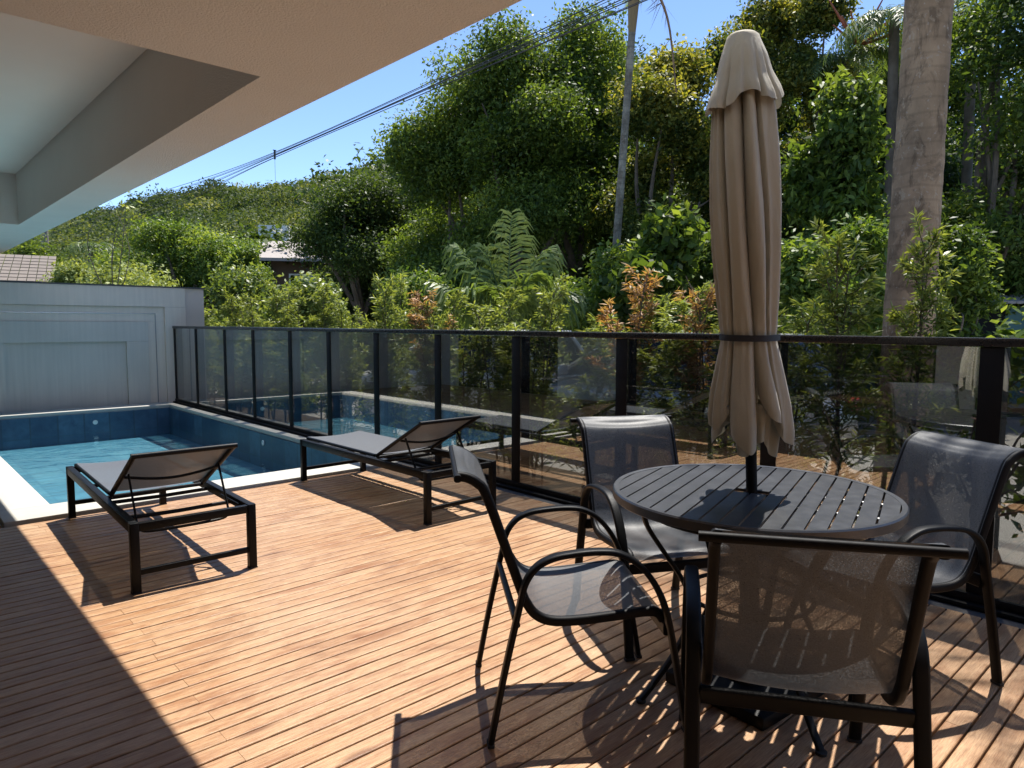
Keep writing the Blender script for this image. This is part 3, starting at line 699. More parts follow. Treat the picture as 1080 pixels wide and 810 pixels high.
for k in range(4):
    a = R(45+90*k+R(0)); ca, sa = math.cos(a), math.sin(a)
    pr = [(0.415, 0.684), (0.395, 0.62), (0.335, 0.53), (0.265, 0.43), (0.225, 0.34), (0.235, 0.25), (0.29, 0.15), (0.36, 0.06), (0.405, 0.010)]
    b = MB(); b.sweep(spline([(r_*ca, r_*sa, z) for r_, z in pr], 5), rrect(0.026, 0.014), (-sa, ca, 0)); lg = b.build('leg', M['charcoal'], tb)
    b = MB(); b.tube([(0.405*ca, 0.405*sa, 0.0), (0.407*ca, 0.407*sa, 0.012)], 0.017, 12); b.build('foot_cap', M['rubber'], lg)
b = MB()
def ring(b, r_, z, tr):
    p = [(r_*math.cos(R(a)), r_*math.sin(R(a)), z) for a in range(0, 361, 10)]; b.tube(p, tr, 8)
ring(b, 0.214, 0.345, 0.008); ring(b, 0.385, 0.655, 0.008); b.build('leg_ring', M['charcoal'], tb)

bs = empty('umbrella_base', TC, R(-5), 'square dark umbrella base plate with steel collar under the table', 'umbrella base')
b = MB(); b.box(-0.20, 0.20, -0.20, 0.20, 0.001, 0.045, 0.006); b.build('plate', M['charcoal'], bs)
b = MB(); b.lathe([(0.024, 0.046), (0.075, 0.046), (0.072, 0.054), (0.034, 0.060), (0.031, 0.30), (0.024, 0.30)], seg=28, close=True); cl = b.build('collar', M['charcoal'], bs)
b = MB(); b.tube([(0.031, 0, 0.26), (0.062, 0, 0.26)], 0.006, 8); b.tube([(0.058, 0, 0.26), (0.076, 0, 0.26)], 0.016, 10); b.build('clamp_knob', M['rubber'], cl)

TILT = Vector((-0.734, 0.679, 0))*0.052
def ush(z): return TC + TILT*(z-0.72) + Vector((0, 0, z))
um = empty('patio_umbrella', TC, 0, 'closed beige patio umbrella strapped with a black band above the table', 'umbrella')
umi = Matrix.Translation(TC).inverted()
def upart(b, name, mat, sm=40): o = b.build(name, mat, um, sm); o.matrix_parent_inverse = umi; return o
b = MB(); b.tube([ush(0.063), ush(0.7), ush(1.5), ush(2.24)], 0.019, 18); upart(b, 'pole', M['charcoal'])
def canopy():
    rng = np.random.default_rng(5); NA, NZ = 288, 90
    zs = np.linspace(0, 1, NZ); z0, z1 = 0.935, 2.16
    # half-width seen in the photograph, by height
    hz = [0.90, 0.97, 1.05, 1.15, 1.235, 1.258, 1.285, 1.40, 1.55, 1.70, 1.85, 2.00, 2.10, 2.16]
    hr = [0.130, 0.135, 0.126, 0.106, 0.089, 0.085, 0.089, 0.099, 0.108, 0.111, 0.108, 0.099, 0.086, 0.073]
    th = np.linspace(0, 2*np.pi, NA, endpoint=False); b = MB(); V = []
    NP = 11; flip8 = rng.choice([-1, 1], NP); ph = np.cumsum(rng.uniform(0.5, 1.6, NP)); ph = ph/ph[-1]*2*np.pi
    edges = np.concatenate([[0], ph]); amp8 = rng.uniform(0.6, 1.25, NP); sk8 = rng.uniform(0.6, 1.7, NP); ex11 = rng.uniform(0.5, 1.25, NP)
    for tz in zs:
        zb = z0+(z1-z0)*tz
        w = 0.45*math.exp(-((zb-1.258)/0.07)**2)
        tt = (th+0.30*(zb-1.258)+0.55+0.05*np.sin(th+zb)+0.06*np.sin(2*th+3.1*zb)+0.035*np.sin(5*th-6.5*zb)) % (2*np.pi)
        k = np.clip(np.searchsorted(edges, tt, side='right')-1, 0, NP-1); p = (tt-edges[k])/(edges[k+1]-edges[k])
        p = np.where(flip8[k] > 0, p, 1-p)
        bulge = np.sin(np.pi*0.5*np.clip(p/0.40, 0, 1))**ex11[k]*(1-0.50*np.clip((p-0.40)/0.60, 0, 1)**1.6)
        bulge = np.where(p > 0.94, bulge*(1-0.75*(p-0.94)/0.06), bulge)
        amp = 0.50*amp8[k]*(1-w)*np.interp(zb, [0.9, 1.25, 1.6, 2.16], [1.0, 0.8, 0.85, 1.15])
        sub = 0.035*np.sin(2*np.pi*p*1.5+k*1.7+zb*0.9)*(1-w)+0.02*np.sin(23*th+zb*4)*math.exp(-((zb-1.258)/0.10)**2)
        R0 = np.interp(zb, hz, hr); rr = R0*(1.05-amp*(1-bulge)+sub)
        zz = zb+np.zeros(NA)
        if tz < 0.22:   # pointed, uneven hem: each panel hangs to its own tip
            f = (0.22-tz)/0.22; hemd = (0.06*(1-bulge)+0.055*np.sin(k*2.4+1.0)-0.010+0.08*(p-0.5)*np.cos(k*1.9)); zz = zb+f*hemd
        c = TC+TILT*(zb-0.72)
        for j in range(NA): V.append((c.x+rr[j]*math.cos(th[j]), c.y+rr[j]*math.sin(th[j]), zz[j]))
    F = [(i*NA+j, i*NA+(j+1) % NA, (i+1)*NA+(j+1) % NA, (i+1)*NA+j) for i in range(NZ-1) for j in range(NA)]
    b.add(V, F)
    # inner ring of gathered cloth that hangs lower inside the hem
    V2 = []; n2 = 12
    for i in range(n2):
        t = i/(n2-1); zb = 0.875+0.16*t
        for j in range(NA):
            a = th[j]; rr = (0.058+0.020*t)*(1+0.20*np.sin(5*a+1.0)+0.08*np.sin(11*a+2)); c = TC+TILT*(zb-0.72)
            V2.append((c.x+rr*math.cos(a)+0.008, c.y+rr*math.sin(a)-0.010, zb+0.03*math.sin(3*a+2)*(1-t)))
    b.add(V2, [(i*NA+j, i*NA+(j+1) % NA, (i+1)*NA+(j+1) % NA, (i+1)*NA+j) for i in range(n2-1) for j in range(NA)])
    return upart(b, 'canopy', M['canvas'], 60)
canopy()
def topcap():
    NA, NZ = 192, 22; b = MB(); V = []
    hz = [2.050, 2.075, 2.125, 2.185, 2.235, 2.257, 2.265]; hr = [0.134, 0.125, 0.097, 0.078, 0.057, 0.050, 0.0]
    prof = [(np.interp(z, hz, hr), z) for z in list(np.linspace(2.050, 2.251, NZ-3))+[2.258, 2.264, 2.265]]
    for r_, z in prof:
        c = TC+TILT*(z-0.72); f = np.clip((2.225-z)/0.175, 0, 1)
        def dart(a, c, w_): return math.exp(-((((a-R(c)+math.pi) % (2*math.pi))-math.pi)/w_)**2)
        for j in range(NA):
            a = 2*math.pi*j/NA; q = abs(math.sin(2*(a-R(204))+0.35*math.sin(a)))
            rr = r_*(1-0.36*f*(1-q**0.45)+0.025*f*math.sin(7*a)+0.05*f*math.exp(-((((a-R(204)+math.pi) % (2*math.pi))-math.pi)/0.10)**2)*3.2); rr *= 1-0.17*f*(dart(a, 178, 0.05)+dart(a, 238, 0.06)+dart(a, 262, 0.04)+dart(a, 140, 0.05)); dz = -0.030*f*q+0.022*f*math.sin(a+2.2)+0.012*f*math.sin(5*a+1)
            V.append((c.x+rr*math.cos(a), c.y+rr*math.sin(a), z+dz))
    b.add(V, [(i*NA+j, i*NA+(j+1) % NA, (i+1)*NA+(j+1) % NA, (i+1)*NA+j) for i in range(len(prof)-1) for j in range(NA)])
    return upart(b, 'top_vent', M['canvas'], 60)
topcap()
b = MB(); P = []
for i in range(65):
    a = 2*math.pi*i/64; c = ush(1.258); rr = 0.0985+0.0025*math.sin(5*a); P.append((c.x+rr*math.cos(a), c.y+rr*math.sin(a), c.z+0.004*math.sin(a+1)))
b.sweep(P, [(-0.0105, -0.0015), (0.0105, -0.0015), (0.0105, 0.0015), (-0.0105, 0.0015)], (0, 0, 1)); upart(b, 'strap', M['strap'])

# =================================================================== PATIO CHAIRS
def make_chair():
    e = empty('patio_chair'); S = 0.315
    U = [(0.0, 0.006), (0.040, 0.219), (0.088, 0.44), (0.106, 0.513), (0.140, 0.561), (0.190, 0.587), (0.256, 0.598), (0.330, 0.602), (0.395, 0.594), (0.458, 0.558), (0.515, 0.488), (0.554, 0.393), (0.590, 0.22), (0.627, 0.006)]
    Pp = [(-0.100, 0.839), (-0.070, 0.834), (-0.038, 0.816), (-0.012, 0.780), (0.049, 0.611), (0.096, 0.479), (0.112, 0.440), (0.143, 0.397), (0.195, 0.374), (0.286, 0.372), (0.417, 0.383), (0.500, 0.390), (0.535, 0.384), (0.553, 0.362)]
    for sx in (-1, 1):
        x = sx*0.258; b = MB(); b.sweep(spline([(x, y-S, z) for y, z in U], 6), rrect(0.038, 0.0185, 0.008), (1, 0, 0)); f = b.build('arm_frame', M['charcoal'], e)
        for y in (0.0, 0.627):
            b = MB(); b.box(x-0.020, x+0.020, y-S-0.011, y-S+0.011, 0.0, 0.012, 0.003); b.build('foot_cap', M['rubber'], f)
        b = MB(); b.sweep(spline([(sx*0.222, y-S, z) for y, z in Pp], 6), rrect(0.026, 0.030, 0.009), (1, 0, 0)); b.build('sling_rail', M['black'], e)
    b = MB(); b.sweep([(-0.262, -0.100-S, 0.839), (0.262, -0.100-S, 0.839)], rrect(0.022, 0.022, 0.008), (0, 0, 1)); b.build('back_bar', M['black'], e)
    b = MB(); b.sweep([(-0.240, 0.080-S, 0.385), (0.240, 0.080-S, 0.385)], rrect(0.020, 0.046, 0.007), (0, 1, 0.2)); b.build('stretcher', M['charcoal'], e)
    b = MB(); b.sweep([(-0.240, 0.560-S, 0.335), (0.240, 0.560-S, 0.335)], rrect(0.020, 0.040, 0.007), (0, 1, 0)); b.build('stretcher', M['charcoal'], e)
    sp = spline([(0, y-S, z) for y, z in Pp], 6); n = len(sp); nu = 13; V = []
    for i, p in enumerate(sp):
        t = (sp[min(i+1, n-1)]-sp[max(i-1, 0)]).normalized(); nr = Vector((0, -t.z, t.y))
        for j in range(nu):
            u = j/(nu-1)*2-1; V.append(p+Vector((u*0.226, 0, 0))+nr*(0.0155-0.020*(1-u*u)*min(1, i/8, (n-1-i)/6)))
    b = MB(); b.add(V, [(i*nu+j, i*nu+j+1, (i+1)*nu+j+1, (i+1)*nu+j) for i in range(n-1) for j in range(nu-1)]); b.build('sling', M['sling'], e, 80)
    return e
ch = make_chair()
spots = [(1.762, 1.578, -0.627, 'black sling patio chair standing sideways at the table end nearest the loungers'),
         (2.491, 1.756, 4.211-2*math.pi, 'black sling patio chair behind the table beside the glass fence, facing the house'),
         (2.800, 0.967, 2.656, 'black sling patio chair with a shaded back, between the table and the big palm trunk'),
         (1.807, 0.838, 0.600, 'black sling patio chair seen from behind, its see-through back in front of the table')]
for i, (x, y, a, lab) in enumerate(spots):
    o = ch if i == 0 else copy_tree(ch)
    o.location = (x, y, 0.001); o.rotation_euler = (0, 0, a-math.pi/2)
    tag(o, lab, 'chair', 'patio chairs around the round table')

# =================================================================== HEDGE along the fence
def shrub_mesh(name, seed, h, mat, tmin=0.0, keep=1.0):
    rng = np.random.default_rng(seed); P = []; Nn = []; A = []; Lg = []; T = []; st = MB()
    for s in range(3):
        b0 = np.array([rng.normal()*0.05, rng.normal()*0.05, 0]); tp = np.array([rng.normal()*0.09, rng.normal()*0.09, h*(1 if s == 0 else rng.uniform(0.72, 0.95))])
        md = (b0+tp)/2+np.array([rng.normal()*0.03, rng.normal()*0.03, 0])
        path = spline([b0, md, tp], 6); st.tube(path, list(np.linspace(0.011, 0.003, len(path))), 5)
        nb = 40 if s == 0 else 30
        for k in range(nb):
            t = 0.10+0.90*(k+rng.random())/nb; i = min(len(path)-2, int(t*(len(path)-1))); p = np.array(path[i].lerp(path[i+1], t*(len(path)-1)-i))
            az = rng.uniform(0, 2*np.pi); ln = (0.34-0.22*t)*rng.uniform(0.6, 1.15); el = rng.uniform(0.35, 1.0)
            d = np.array([math.cos(az)*math.cos(el), math.sin(az)*math.cos(el), math.sin(el)]); e = p+d*ln+np.array([0, 0, 0.04])
            st.tube([tuple(p), tuple((p+e)/2+np.array([0, 0, -0.015])), tuple(e)], [0.0035, 0.0028, 0.0015], 4)
            if t < tmin or rng.random() > keep: continue
            nl = int(30*(0.55 if t < 0.3 else 1.0)); tt = np.clip(rng.beta(2.2, 1.1, nl)*1.0, 0, 1); pos = p+np.outer(tt, e-p)
            ld = d*0.75+unit(rng.normal(size=(nl, 3)))*0.95; ld = unit(ld); L_ = rng.uniform(0.045, 0.085, nl)
            P.append(pos+ld*L_[:, None]*0.5); A.append(ld); Nn.append(np.cross(ld, rng.normal(size=(nl, 3)))+np.array([0, 0, 0.7])); Lg.append(L_)
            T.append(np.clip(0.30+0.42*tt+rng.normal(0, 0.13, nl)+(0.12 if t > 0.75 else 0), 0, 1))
    P = np.concatenate(P); A = np.concatenate(A); Nn = np.concatenate(Nn); Lg = np.concatenate(Lg); T = np.concatenate(T)
    return quad_mesh(name, leaf_quads(rng, P, Nn, Lg, 0.0135, A, 0.12), T, mat), st.mesh(name+'_stems', M['bark'])
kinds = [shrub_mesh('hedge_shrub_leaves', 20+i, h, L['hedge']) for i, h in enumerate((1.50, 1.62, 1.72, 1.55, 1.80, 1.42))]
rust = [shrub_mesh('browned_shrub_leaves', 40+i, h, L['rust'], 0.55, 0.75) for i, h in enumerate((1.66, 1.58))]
def place_shrub(x, y, k, sc, label, group, src=kinds, rz=0.0):
    e = empty('hedge_shrub', (x, y, -0.135), rz, label, 'shrub', group)
    for nm, me in (('foliage', src[k][0]), ('stem', src[k][1])):
        o = link(nm, me, e)
    if src is not kinds:
        g = link('green_foliage', kinds[k+1][0], e); g.scale = (1, 1, 0.9)
    e.scale = (sc[0], sc[0], sc[1]); return e
ORD = ['first', 'second', 'third', 'fourth', 'fifth', 'sixth', 'seventh', 'eighth', 'ninth', 'tenth', 'eleventh', 'twelfth', 'thirteenth']
rng = np.random.default_rng(77); hs = []
y = 0.15
while y < 15.5:
    x = 4.42+rng.normal()*0.10; px = (Vector((x, y, 0.5))-Vector((0, 0, EYE))); u = 540+FPX*px.dot(CR)/px.dot(CF)
    if u < 1036: hs.append((x, y, u))
    y += (0.40 if y < 5 else 0.46)*rng.uniform(0.85, 1.2)
brown_px = (456, 664, 727); used = {}
pane_of = {}
for i, (x, y, u) in enumerate(hs):
    yf = y*XF/x; j = sum(1 for p in posts if p > yf)      # panes counted from the garden wall
    pane_of.setdefault(min(j, 13), []).append(i)
bi = {min(range(len(hs)), key=lambda i: abs(hs[i][2]-b)): b for b in brown_px}
for j, ids in pane_of.items():
    ids = sorted(ids, key=lambda i: hs[i][2]); n = len(ids)
    for q, i in enumerate(ids):
        x, y, u = hs[i]; rz = rng.uniform(0, 6.28); w = rng.uniform(0.9, 1.25)
        pane = 'end glass pane' if j == 0 else ORD[j-1]+' glass pane'
        pos = {1: 'lone', 2: ('left', 'right')[q] if n == 2 else '', 3: ('left', 'middle', 'right')[q] if n == 3 else '', }.get(n) or ('far left', 'left of middle', 'middle', 'right of middle', 'far right')[min(4, q if n > 4 else (0, 1, 3, 4)[q] if n == 4 else q)]
        where = 'behind the %s from the garden wall' % pane
        if i in bi:
            D_ = CF+CR*((bi[i]-540)/FPX); x = 4.36; y = x*D_.y/D_.x
            place_shrub(x, y, 0 if bi[i] < 700 else 1, (1.15, 1.0 if bi[i] < 500 else 1.06), {456: 'small browned orange shrub in the hedge beside the sun lounger by the fence', 664: 'browned orange shrub left of the closed umbrella and its twin', 727: 'browned orange shrub directly left of the closed umbrella'}[bi[i]], 'browned shrubs in the hedge', rust, rz)
        else:
            hsc = 1.0
            if 385 < u < 420: hsc = 1.18
            if 700 < u < 860: hsc = 1.02
            place_shrub(x, y, int(rng.integers(0, 6)), (w, hsc*rng.uniform(0.92, 1.06)), '%s spiky green hedge shrub %s' % (pos, where), 'hedge shrubs beyond the glass fence', kinds, rz)

# hibiscus with peach flowers at the right end
def hibiscus(loc, label, seed):
    e = make_tree('hibiscus_shrub', loc, [(0, 0, 0.9, 0.32, 0.35, 0.55), (0.1, -0.2, 1.25, 0.22, 0.25, 0.35)], L['bright'], label, None, seed, 60, 26, 0.16, 0.075, 0.045, 0.016, 7, cat='shrub')
    r = np.random.default_rng(seed)
    for k in range(5):
        a = r.uniform(0, 6.28); p = Vector((0.34*math.cos(a)-0.05, 0.34*math.sin(a)-0.1, r.uniform(0.9, 1.55))); b = MB()
        for q in range(5):
            t = 2*math.pi*q/5; d = Vector((math.cos(t), math.sin(t), 0.35)); s = Vector((-math.sin(t), math.cos(t), 0))
            b.add([p, p+d*0.022+s*0.016, p+d*0.045+s*0.012, p+d*0.048-s*0.012, p+d*0.022-s*0.016], [(0, 1, 2, 3, 4)])
        b.tube([p, p+Vector((0, 0, 0.04))], 0.003, 5); b.build('flower', M['petal'], e)
    return e
hibiscus((4.62, 0.92, -0.13), 'flowering shrub with peach blossoms in front of the teal house', 5)

# =================================================================== STREET: cars, houses, poles, cables
def car(loc, rz, paint, label):
    e = empty('parked_car', loc, rz, label, 'car', 'cars parked beyond the hedge')
    st = [(-2.06, .66, .38, .66), (-2.0, .78, .28, .80), (-1.75, .84, .20, .93), (-1.1, .87, .18, .96), (-.2, .88, .18, .95), (.7, .87, .18, .95), (1.15, .86, .18, .90), (1.7, .82, .20, .80), (1.98, .74, .26, .70), (2.08, .62, .36, .60)]
    V = []; k = 20
    for y, hw, zb, zt in st:
        for j in range(k):
            a = 2*math.pi*j/k; c, s = math.cos(a), math.sin(a); p = 0.42
            V.append((hw*math.copysign(abs(c)**p, c), y, (zb+zt)/2+(zt-zb)/2*math.copysign(abs(s)**p, s)))
    n = len(st); b = MB(); b.add(V, [(i*k+j, i*k+(j+1) % k, (i+1)*k+(j+1) % k, (i+1)*k+j) for i in range(n-1) for j in range(k)]+[tuple(range(k)), tuple((n-1)*k+j for j in range(k))])
    b.build('body', paint, e, 50)
    lo = [(-1.90, .72), (-1.2, .80), (.2, .80), (1.0, .74)]; hi = [(-1.55, .56), (-1.1, .62), (-.2, .62), (.05, .58)]
    V = []; 
    for (y, w) in lo: V += [(-w, y, .93), (w, y, .93)]
    for (y, w) in hi: V += [(-w, y, 1.44), (w, y, 1.44)]
    b = MB(); b.add(V, [(0, 2, 10, 8), (2, 4, 12, 10), (4, 6, 14, 12), (1, 9, 11, 3), (3, 11, 13, 5), (5, 13, 15, 7), (0, 8, 9, 1), (6, 7, 15, 14), (8, 10, 11, 9), (10, 12, 13, 11), (12, 14, 15, 13)])
    b.build('window', M['winglass'], e, 0)
    b = MB(); b.box(-.62, .62, -1.57, .06, 1.43, 1.475, 0.018); b.build('roof', paint, e)
    b = MB()
    for sx in (-1, 1):
        for i in range(4): b.tube([(sx*lo[i][1], lo[i][0], .93), (sx*hi[i][1], hi[i][0], 1.45)], .032, 6)
    b.build('pillar', paint, e)
    for sx in (-1, 1):
        for y in (-1.28, 1.30):
            w = MB(); w.lathe([(.20, -.09), (.30, -.09), (.315, -.06), (.315, .06), (.30, .09), (.20, .09)], seg=28, close=True); o = w.build('wheel', M['rubber'], e); o.location = (sx*.80, y, .315); o.rotation_euler = (0, R(90), 0)
            r_ = MB(); r_.lathe([(0, .07), (.05, .085), (.19, .06), (.205, .085), (.205, -.08), (0, -.08)], seg=20); r_.build('rim', M['chrome'], o)
        b = MB(); b.box(sx*.62-.16, sx*.62+.16, 1.90, 2.03, .56, .68, .03); b.build('headlight', M['lens'], e)
        b = MB(); b.box(sx*.66-.12, sx*.66+.12, -2.04, -1.92, .66, .82, .03); b.build('tail_light', M['redlens'], e)
        b = MB(); b.box(sx*.95-.09, sx*.95+.09, .62, .72, .98, 1.10, .03); b.build('mirror', paint, e)
    return e
car((7.0, 8.6, GZ+0.03), R(8), M['carw'], 'white car parked beyond the hedge, seen through the glass behind the lounger')
car((6.9, 4.9, GZ+0.03), R(-4), M['cars'], 'silver car parked beyond the hedge, seen through the glass behind the rear chair')

def windows(e, spec, wallmat=None):
    for (x0, x1, y0, y1, z0, z1, nrm) in spec:
        f = MB(); f.box(x0, x1, y0, y1, z0, z1); fr = f.build('window', M['white'], e, 0)
        g = MB()
        if nrm == 'y': g.box(x0+.06, x1-.06, y0-.012, y0-.004, z0+.06, z1-.06)
        else: g.box(x0-.012, x0-.004, y0+.06, y1-.06, z0+.06, z1-.06)
        g.build('pane', M['winglass'], fr, 0)
# teal house at the right
c = at(1075, 13.5); th = empty('teal_house', (c.x, c.y, GZ), R(-45), 'low teal house with a grey ribbed roof behind the hibiscus', 'house')
b = MB(); b.box(-1.6, 3.5, 0, 4, 0, 1.95); b.build('wall', M['teal'], th, 0)
b = MB()
for i in range(46):
    x = -2.2+i*0.13; b.sweep([(x, -0.75, 2.02), (x, 4.3, 2.95)], [(0.075*math.cos(R(a)), 0.028*math.sin(R(a))) for a in range(0, 360, 45)], (1, 0, 0))
b.build('roof', M['fibre'], th)
windows(th, [(1.2, 2.2, -0.05, 0.0, 0.9, 1.75, 'y')])
b = MB(); b.box(-1.2, -0.3, -0.04, 0.0, 0, 1.9); b.build('door', M['black'], th, 0)
# white cube house on the slope
c = at(292, 46); wh = empty('white_house', (c.x, c.y, GZ), R(-30), 'white flat roofed house on the slope above the trees', 'house')
b = MB(); b.box(-1.0, 0.9, 0, 2, 0, 7.9); b.build('tower_wall', M['white'], wh, 0)
b = MB(); b.box(0.9, 2.6, -0.4, 3, 0, 6.6); b.build('wing_wall', M['white'], wh, 0)
b = MB(); b.box(0.85, 3.4, -1.0, 3.2, 6.605, 6.78); b.box(0.92, 3.9, -1.6, -1.0, 5.6, 5.75); b.build('roof', M['fibre'], wh, 0)
windows(wh, [(1.2, 2.1, -0.46, -0.4, 5.0, 6.2, 'y'), (-0.5, 0.3, -0.06, 0.0, 6.2, 7.1, 'y')])
# brown house between the trees
c = at(338, 29); bh = empty('brown_house', (c.x, c.y, GZ), R(-32), 'brown house with a low tiled roof under the dark mango tree', 'house')
b = MB(); b.box(-1.9, 3, 0, 4, 0, 4.3); b.build('wall', M['brick'], bh, 0)
b = MB(); b.add([(-2.4, -1.3, 4.0), (3.4, -1.3, 4.0), (3.4, 2, 5.0), (-2.4, 2, 5.0), (-2.4, -1.3, 4.12), (3.4, -1.3, 4.12), (3.4, 2, 5.12), (-2.4, 2, 5.12)], [(3, 2, 1, 0), (4, 5, 6, 7), (0, 1, 5, 4), (1, 2, 6, 5), (2, 3, 7, 6), (3, 0, 4, 7)])
b.box(-2.0, 1.5, -1.2, -0.002, 1.9, 2.05); b.build('roof', M['fibre'], bh, 0)
windows(bh, [(-1.2, 0.0, -0.05, 0.0, 2.4, 3.6, 'y'), (0.8, 1.8, -0.05, 0.0, 2.4, 3.6, 'y')])
# tiled roof house behind the garden wall, far left
c = at(-10, 19); lh = empty('tiled_house', (c.x, c.y, GZ), R(-12), 'weathered clay tiled roof of a house behind the garden wall', 'house')
b = MB(); b.box(-4, 1.25, 0.3, 5, 0, 2.55); b.build('wall', M['facade'], lh, 0)
b = MB()
for i in range(27):
    x = -4.2+i*0.215
    for k in range(9):
        y0_ = -0.25+k*0.34; z0_ = 2.62+k*0.115; b.sweep([(x, y0_, z0_), (x, y0_+0.40, z0_+0.115)], [(0.10*math.cos(R(a)), 0.06*math.sin(R(a))) for a in range(0, 181, 30)]+[(-0.085, 0.0), (0.085, 0.0)][:0], (1, 0, 0))
b.box(-4.3, 1.5, -0.24, 2.8, 2.56, 2.60); b.build('roof', M['roof'], lh, 50)
b = MB(); b.box(-4.3, 1.5, -0.30, -0.25, 2.44, 2.60); b.build('fascia', M['white'], lh, 0)

def pole(px, depth, top_py, r, label, arms=1):
    p = at(px, depth); z = at(px, depth, top_py).z; e = empty('utility_pole', (p.x, p.y, GZ), 0, label, 'utility pole', 'utility poles'); h = z-GZ
    b = MB(); b.tube([(0, 0, 0), (0, 0, h)], [r*1.15, r*0.85], 12); b.build('shaft', M['concrete'], e)
    for k in range(arms):
        b = MB(); b.box(-0.8, 0.8, -0.05, 0.05, h-0.5-k*0.7, h-0.4-k*0.7); b.build('crossarm', M['brick'], e, 0)
    return e
pole(52, 27, 130, 0.13, 'dark utility pole rising behind the garden wall beside the tiled roof')
pole(269, 40, 246, 0.10, 'thin grey utility pole standing in front of the white house')
# power cables follow the street
CABX, CABZ = 8.5, 6.12
rng = np.random.default_rng(3)
for i in range(7):
    sp_ = rng.uniform(-1, 1); v0 = (i-3.0)*0.055; v2 = (i-3.0)*0.20+rng.normal()*0.05
    pts = [(CABX+0.05*sp_, -6, CABZ+v0*1.2+0.15), (CABX+0.04*sp_, 4, CABZ+v0-0.03), (CABX+0.02*sp_, 18.7, CABZ+v0*0.45-0.28), (CABX+0.1*sp_, 32, CABZ+v2*0.8-0.30), (CABX+0.2*sp_, 60, CABZ+v2*1.5+0.1)]
    b = MB(); b.tube(spline(pts, 14), (0.009, 0.006)[i % 2], 5); o = b.build('power_cable', M['cable'], smooth=0)
    tag(o, 'black overhead power cable in the bundle crossing the sky above the street', 'power cable', 'overhead power cables')
b = MB(); c = Vector((CABX, 18.7, CABZ-0.28)); b.box(c.x-0.02, c.x+0.02, c.y-0.02, c.y+0.02, c.z-0.11, c.z+0.12); b.box(c.x-0.045, c.x+0.045, c.y-0.015, c.y+0.015, c.z+0.122, c.z+0.14); b.tube([(c.x, c.y, c.z-0.111), (c.x+0.05, c.y+0.1, c.z-1.3)], 0.004, 4)
tag(b.build('cable_spacer', M['cable'], smooth=0), 'small dark spacer clamping the overhead power cables together', 'cable spacer')

# =================================================================== TREES
def T(px, depth, top, hw, mat, label, seed, kind='tree', name='broadleaf_tree', low=0.10, dz=0, **kw):
    """a leafy tree whose crown tops out at photo row `top`, `hw` pixels half wide, foliage down to fraction `low`"""
    p = at(px, depth); zt = at(px, depth, top).z-GZ+dz; w = hw/FPX*depth
    r = np.random.default_rng(seed*7+1); lobes = []
    zb = zt*low; H = zt-zb; nL = kw.pop('nL', 15)
    for k in range(nL):
        f = (k+0.5)/nL; a = r.uniform(0, 6.28); env = math.sin(math.pi*min(0.95, 0.22+0.62*f))**0.6
        rr = w*env*r.uniform(0.35, 0.95); rad = w*r.uniform(0.24, 0.46)
        lobes.append((rr*math.cos(a), rr*math.sin(a), zb+H*(0.06+0.80*f), rad, rad, min(rad*r.uniform(0.6, 0.85), H*0.26)))
    lobes.append((r.normal()*w*0.12, r.normal()*w*0.12, zt-min(w*0.4, H*0.25), w*0.40, w*0.40, min(w*0.36, H*0.25)))
    w *= 1.12; d = dict(ncl=int(480), per=165, rc=0.19*w+0.22, Ln=0.105, Wd=0.050, r0=0.05*w+0.09, nl=9); d.update(kw)
    return make_tree(name, (p.x, p.y, GZ), lobes, mat, label, 'trees beyond the street', seed, **d)
T(392, 24, 186, 64, L['dark'], 'round dark green mango tree with a dense crown beside the brown house', 1, low=0.22)
T(496, 20, 84, 70, L['mid'], 'tall green tree with draped foliage right of the dark mango tree', 2, droop=0.8)
T(540, 18.5, 40, 80, L['mid'], 'tall green tree behind the young palm with arching fronds', 3, droop=0.6)
T(606, 19.5, 20, 74, L['mid'], 'tall tree left of the thin grey palm trunk', 4, droop=0.4)
T(696, 16.5, 62, 64, L['flush'], 'bushy tree with yellowish new leaves between palm trunk and umbrella', 5, flush=0.5)
T(790, 18, 14, 58, L['flush'], 'tall tree with yellow tipped crown rising behind the closed umbrella', 6, flush=0.55)
T(848, 17, 8, 44, L['flush'], 'narrow yellow tipped tree right of the umbrella top', 7, flush=0.55)
T(878, 12.5, 92, 46, L['mid'], 'smaller tree with hanging glossy leaves left of the big palm trunk', 8, Ln=0.16, Wd=0.065, ncl=260, per=80, droop=1.2, low=0.1, tcl=0.45)
T(962, 18, 40, 60, L['dark'], 'dark feathery tree behind the big palm trunk', 9)
T(1046, 14, -50, 66, L['mid'], 'open branching tree right of the big palm trunk', 10, ncl=170, per=110, Ln=0.12, low=0.10, nl=22, shell=(0.2, 1.1))
T(1120, 13, -80, 80, L['dark'], 'tall shaded tree cut by the right edge of the photo', 12, ncl=200, per=120)
T(640, 24, 60, 70, L['dark'], 'dark tree deep behind the thin grey palm trunk', 13)
T(900, 24, 55, 70, L['dark'], 'dark tree deep behind the large leaved tree', 14)
T(500, 27, 95, 70, L['dark'], 'dark tree deep behind the tall draped tree', 15)
T(206, 30, 237, 62, L['bright'], 'spreading bright green feathery tree in front of the hill', 16, Ln=0.13, Wd=0.06, per=130, low=0.35, flat=0.35)
T(262, 22, 262, 18, L['bright'], 'small bright green tree in front of the white house', 17, ncl=140, low=0.3)
T(40, 25, 246, 32, L['mid'], 'dark green tree behind the utility pole under the soffit end', 18, ncl=140)
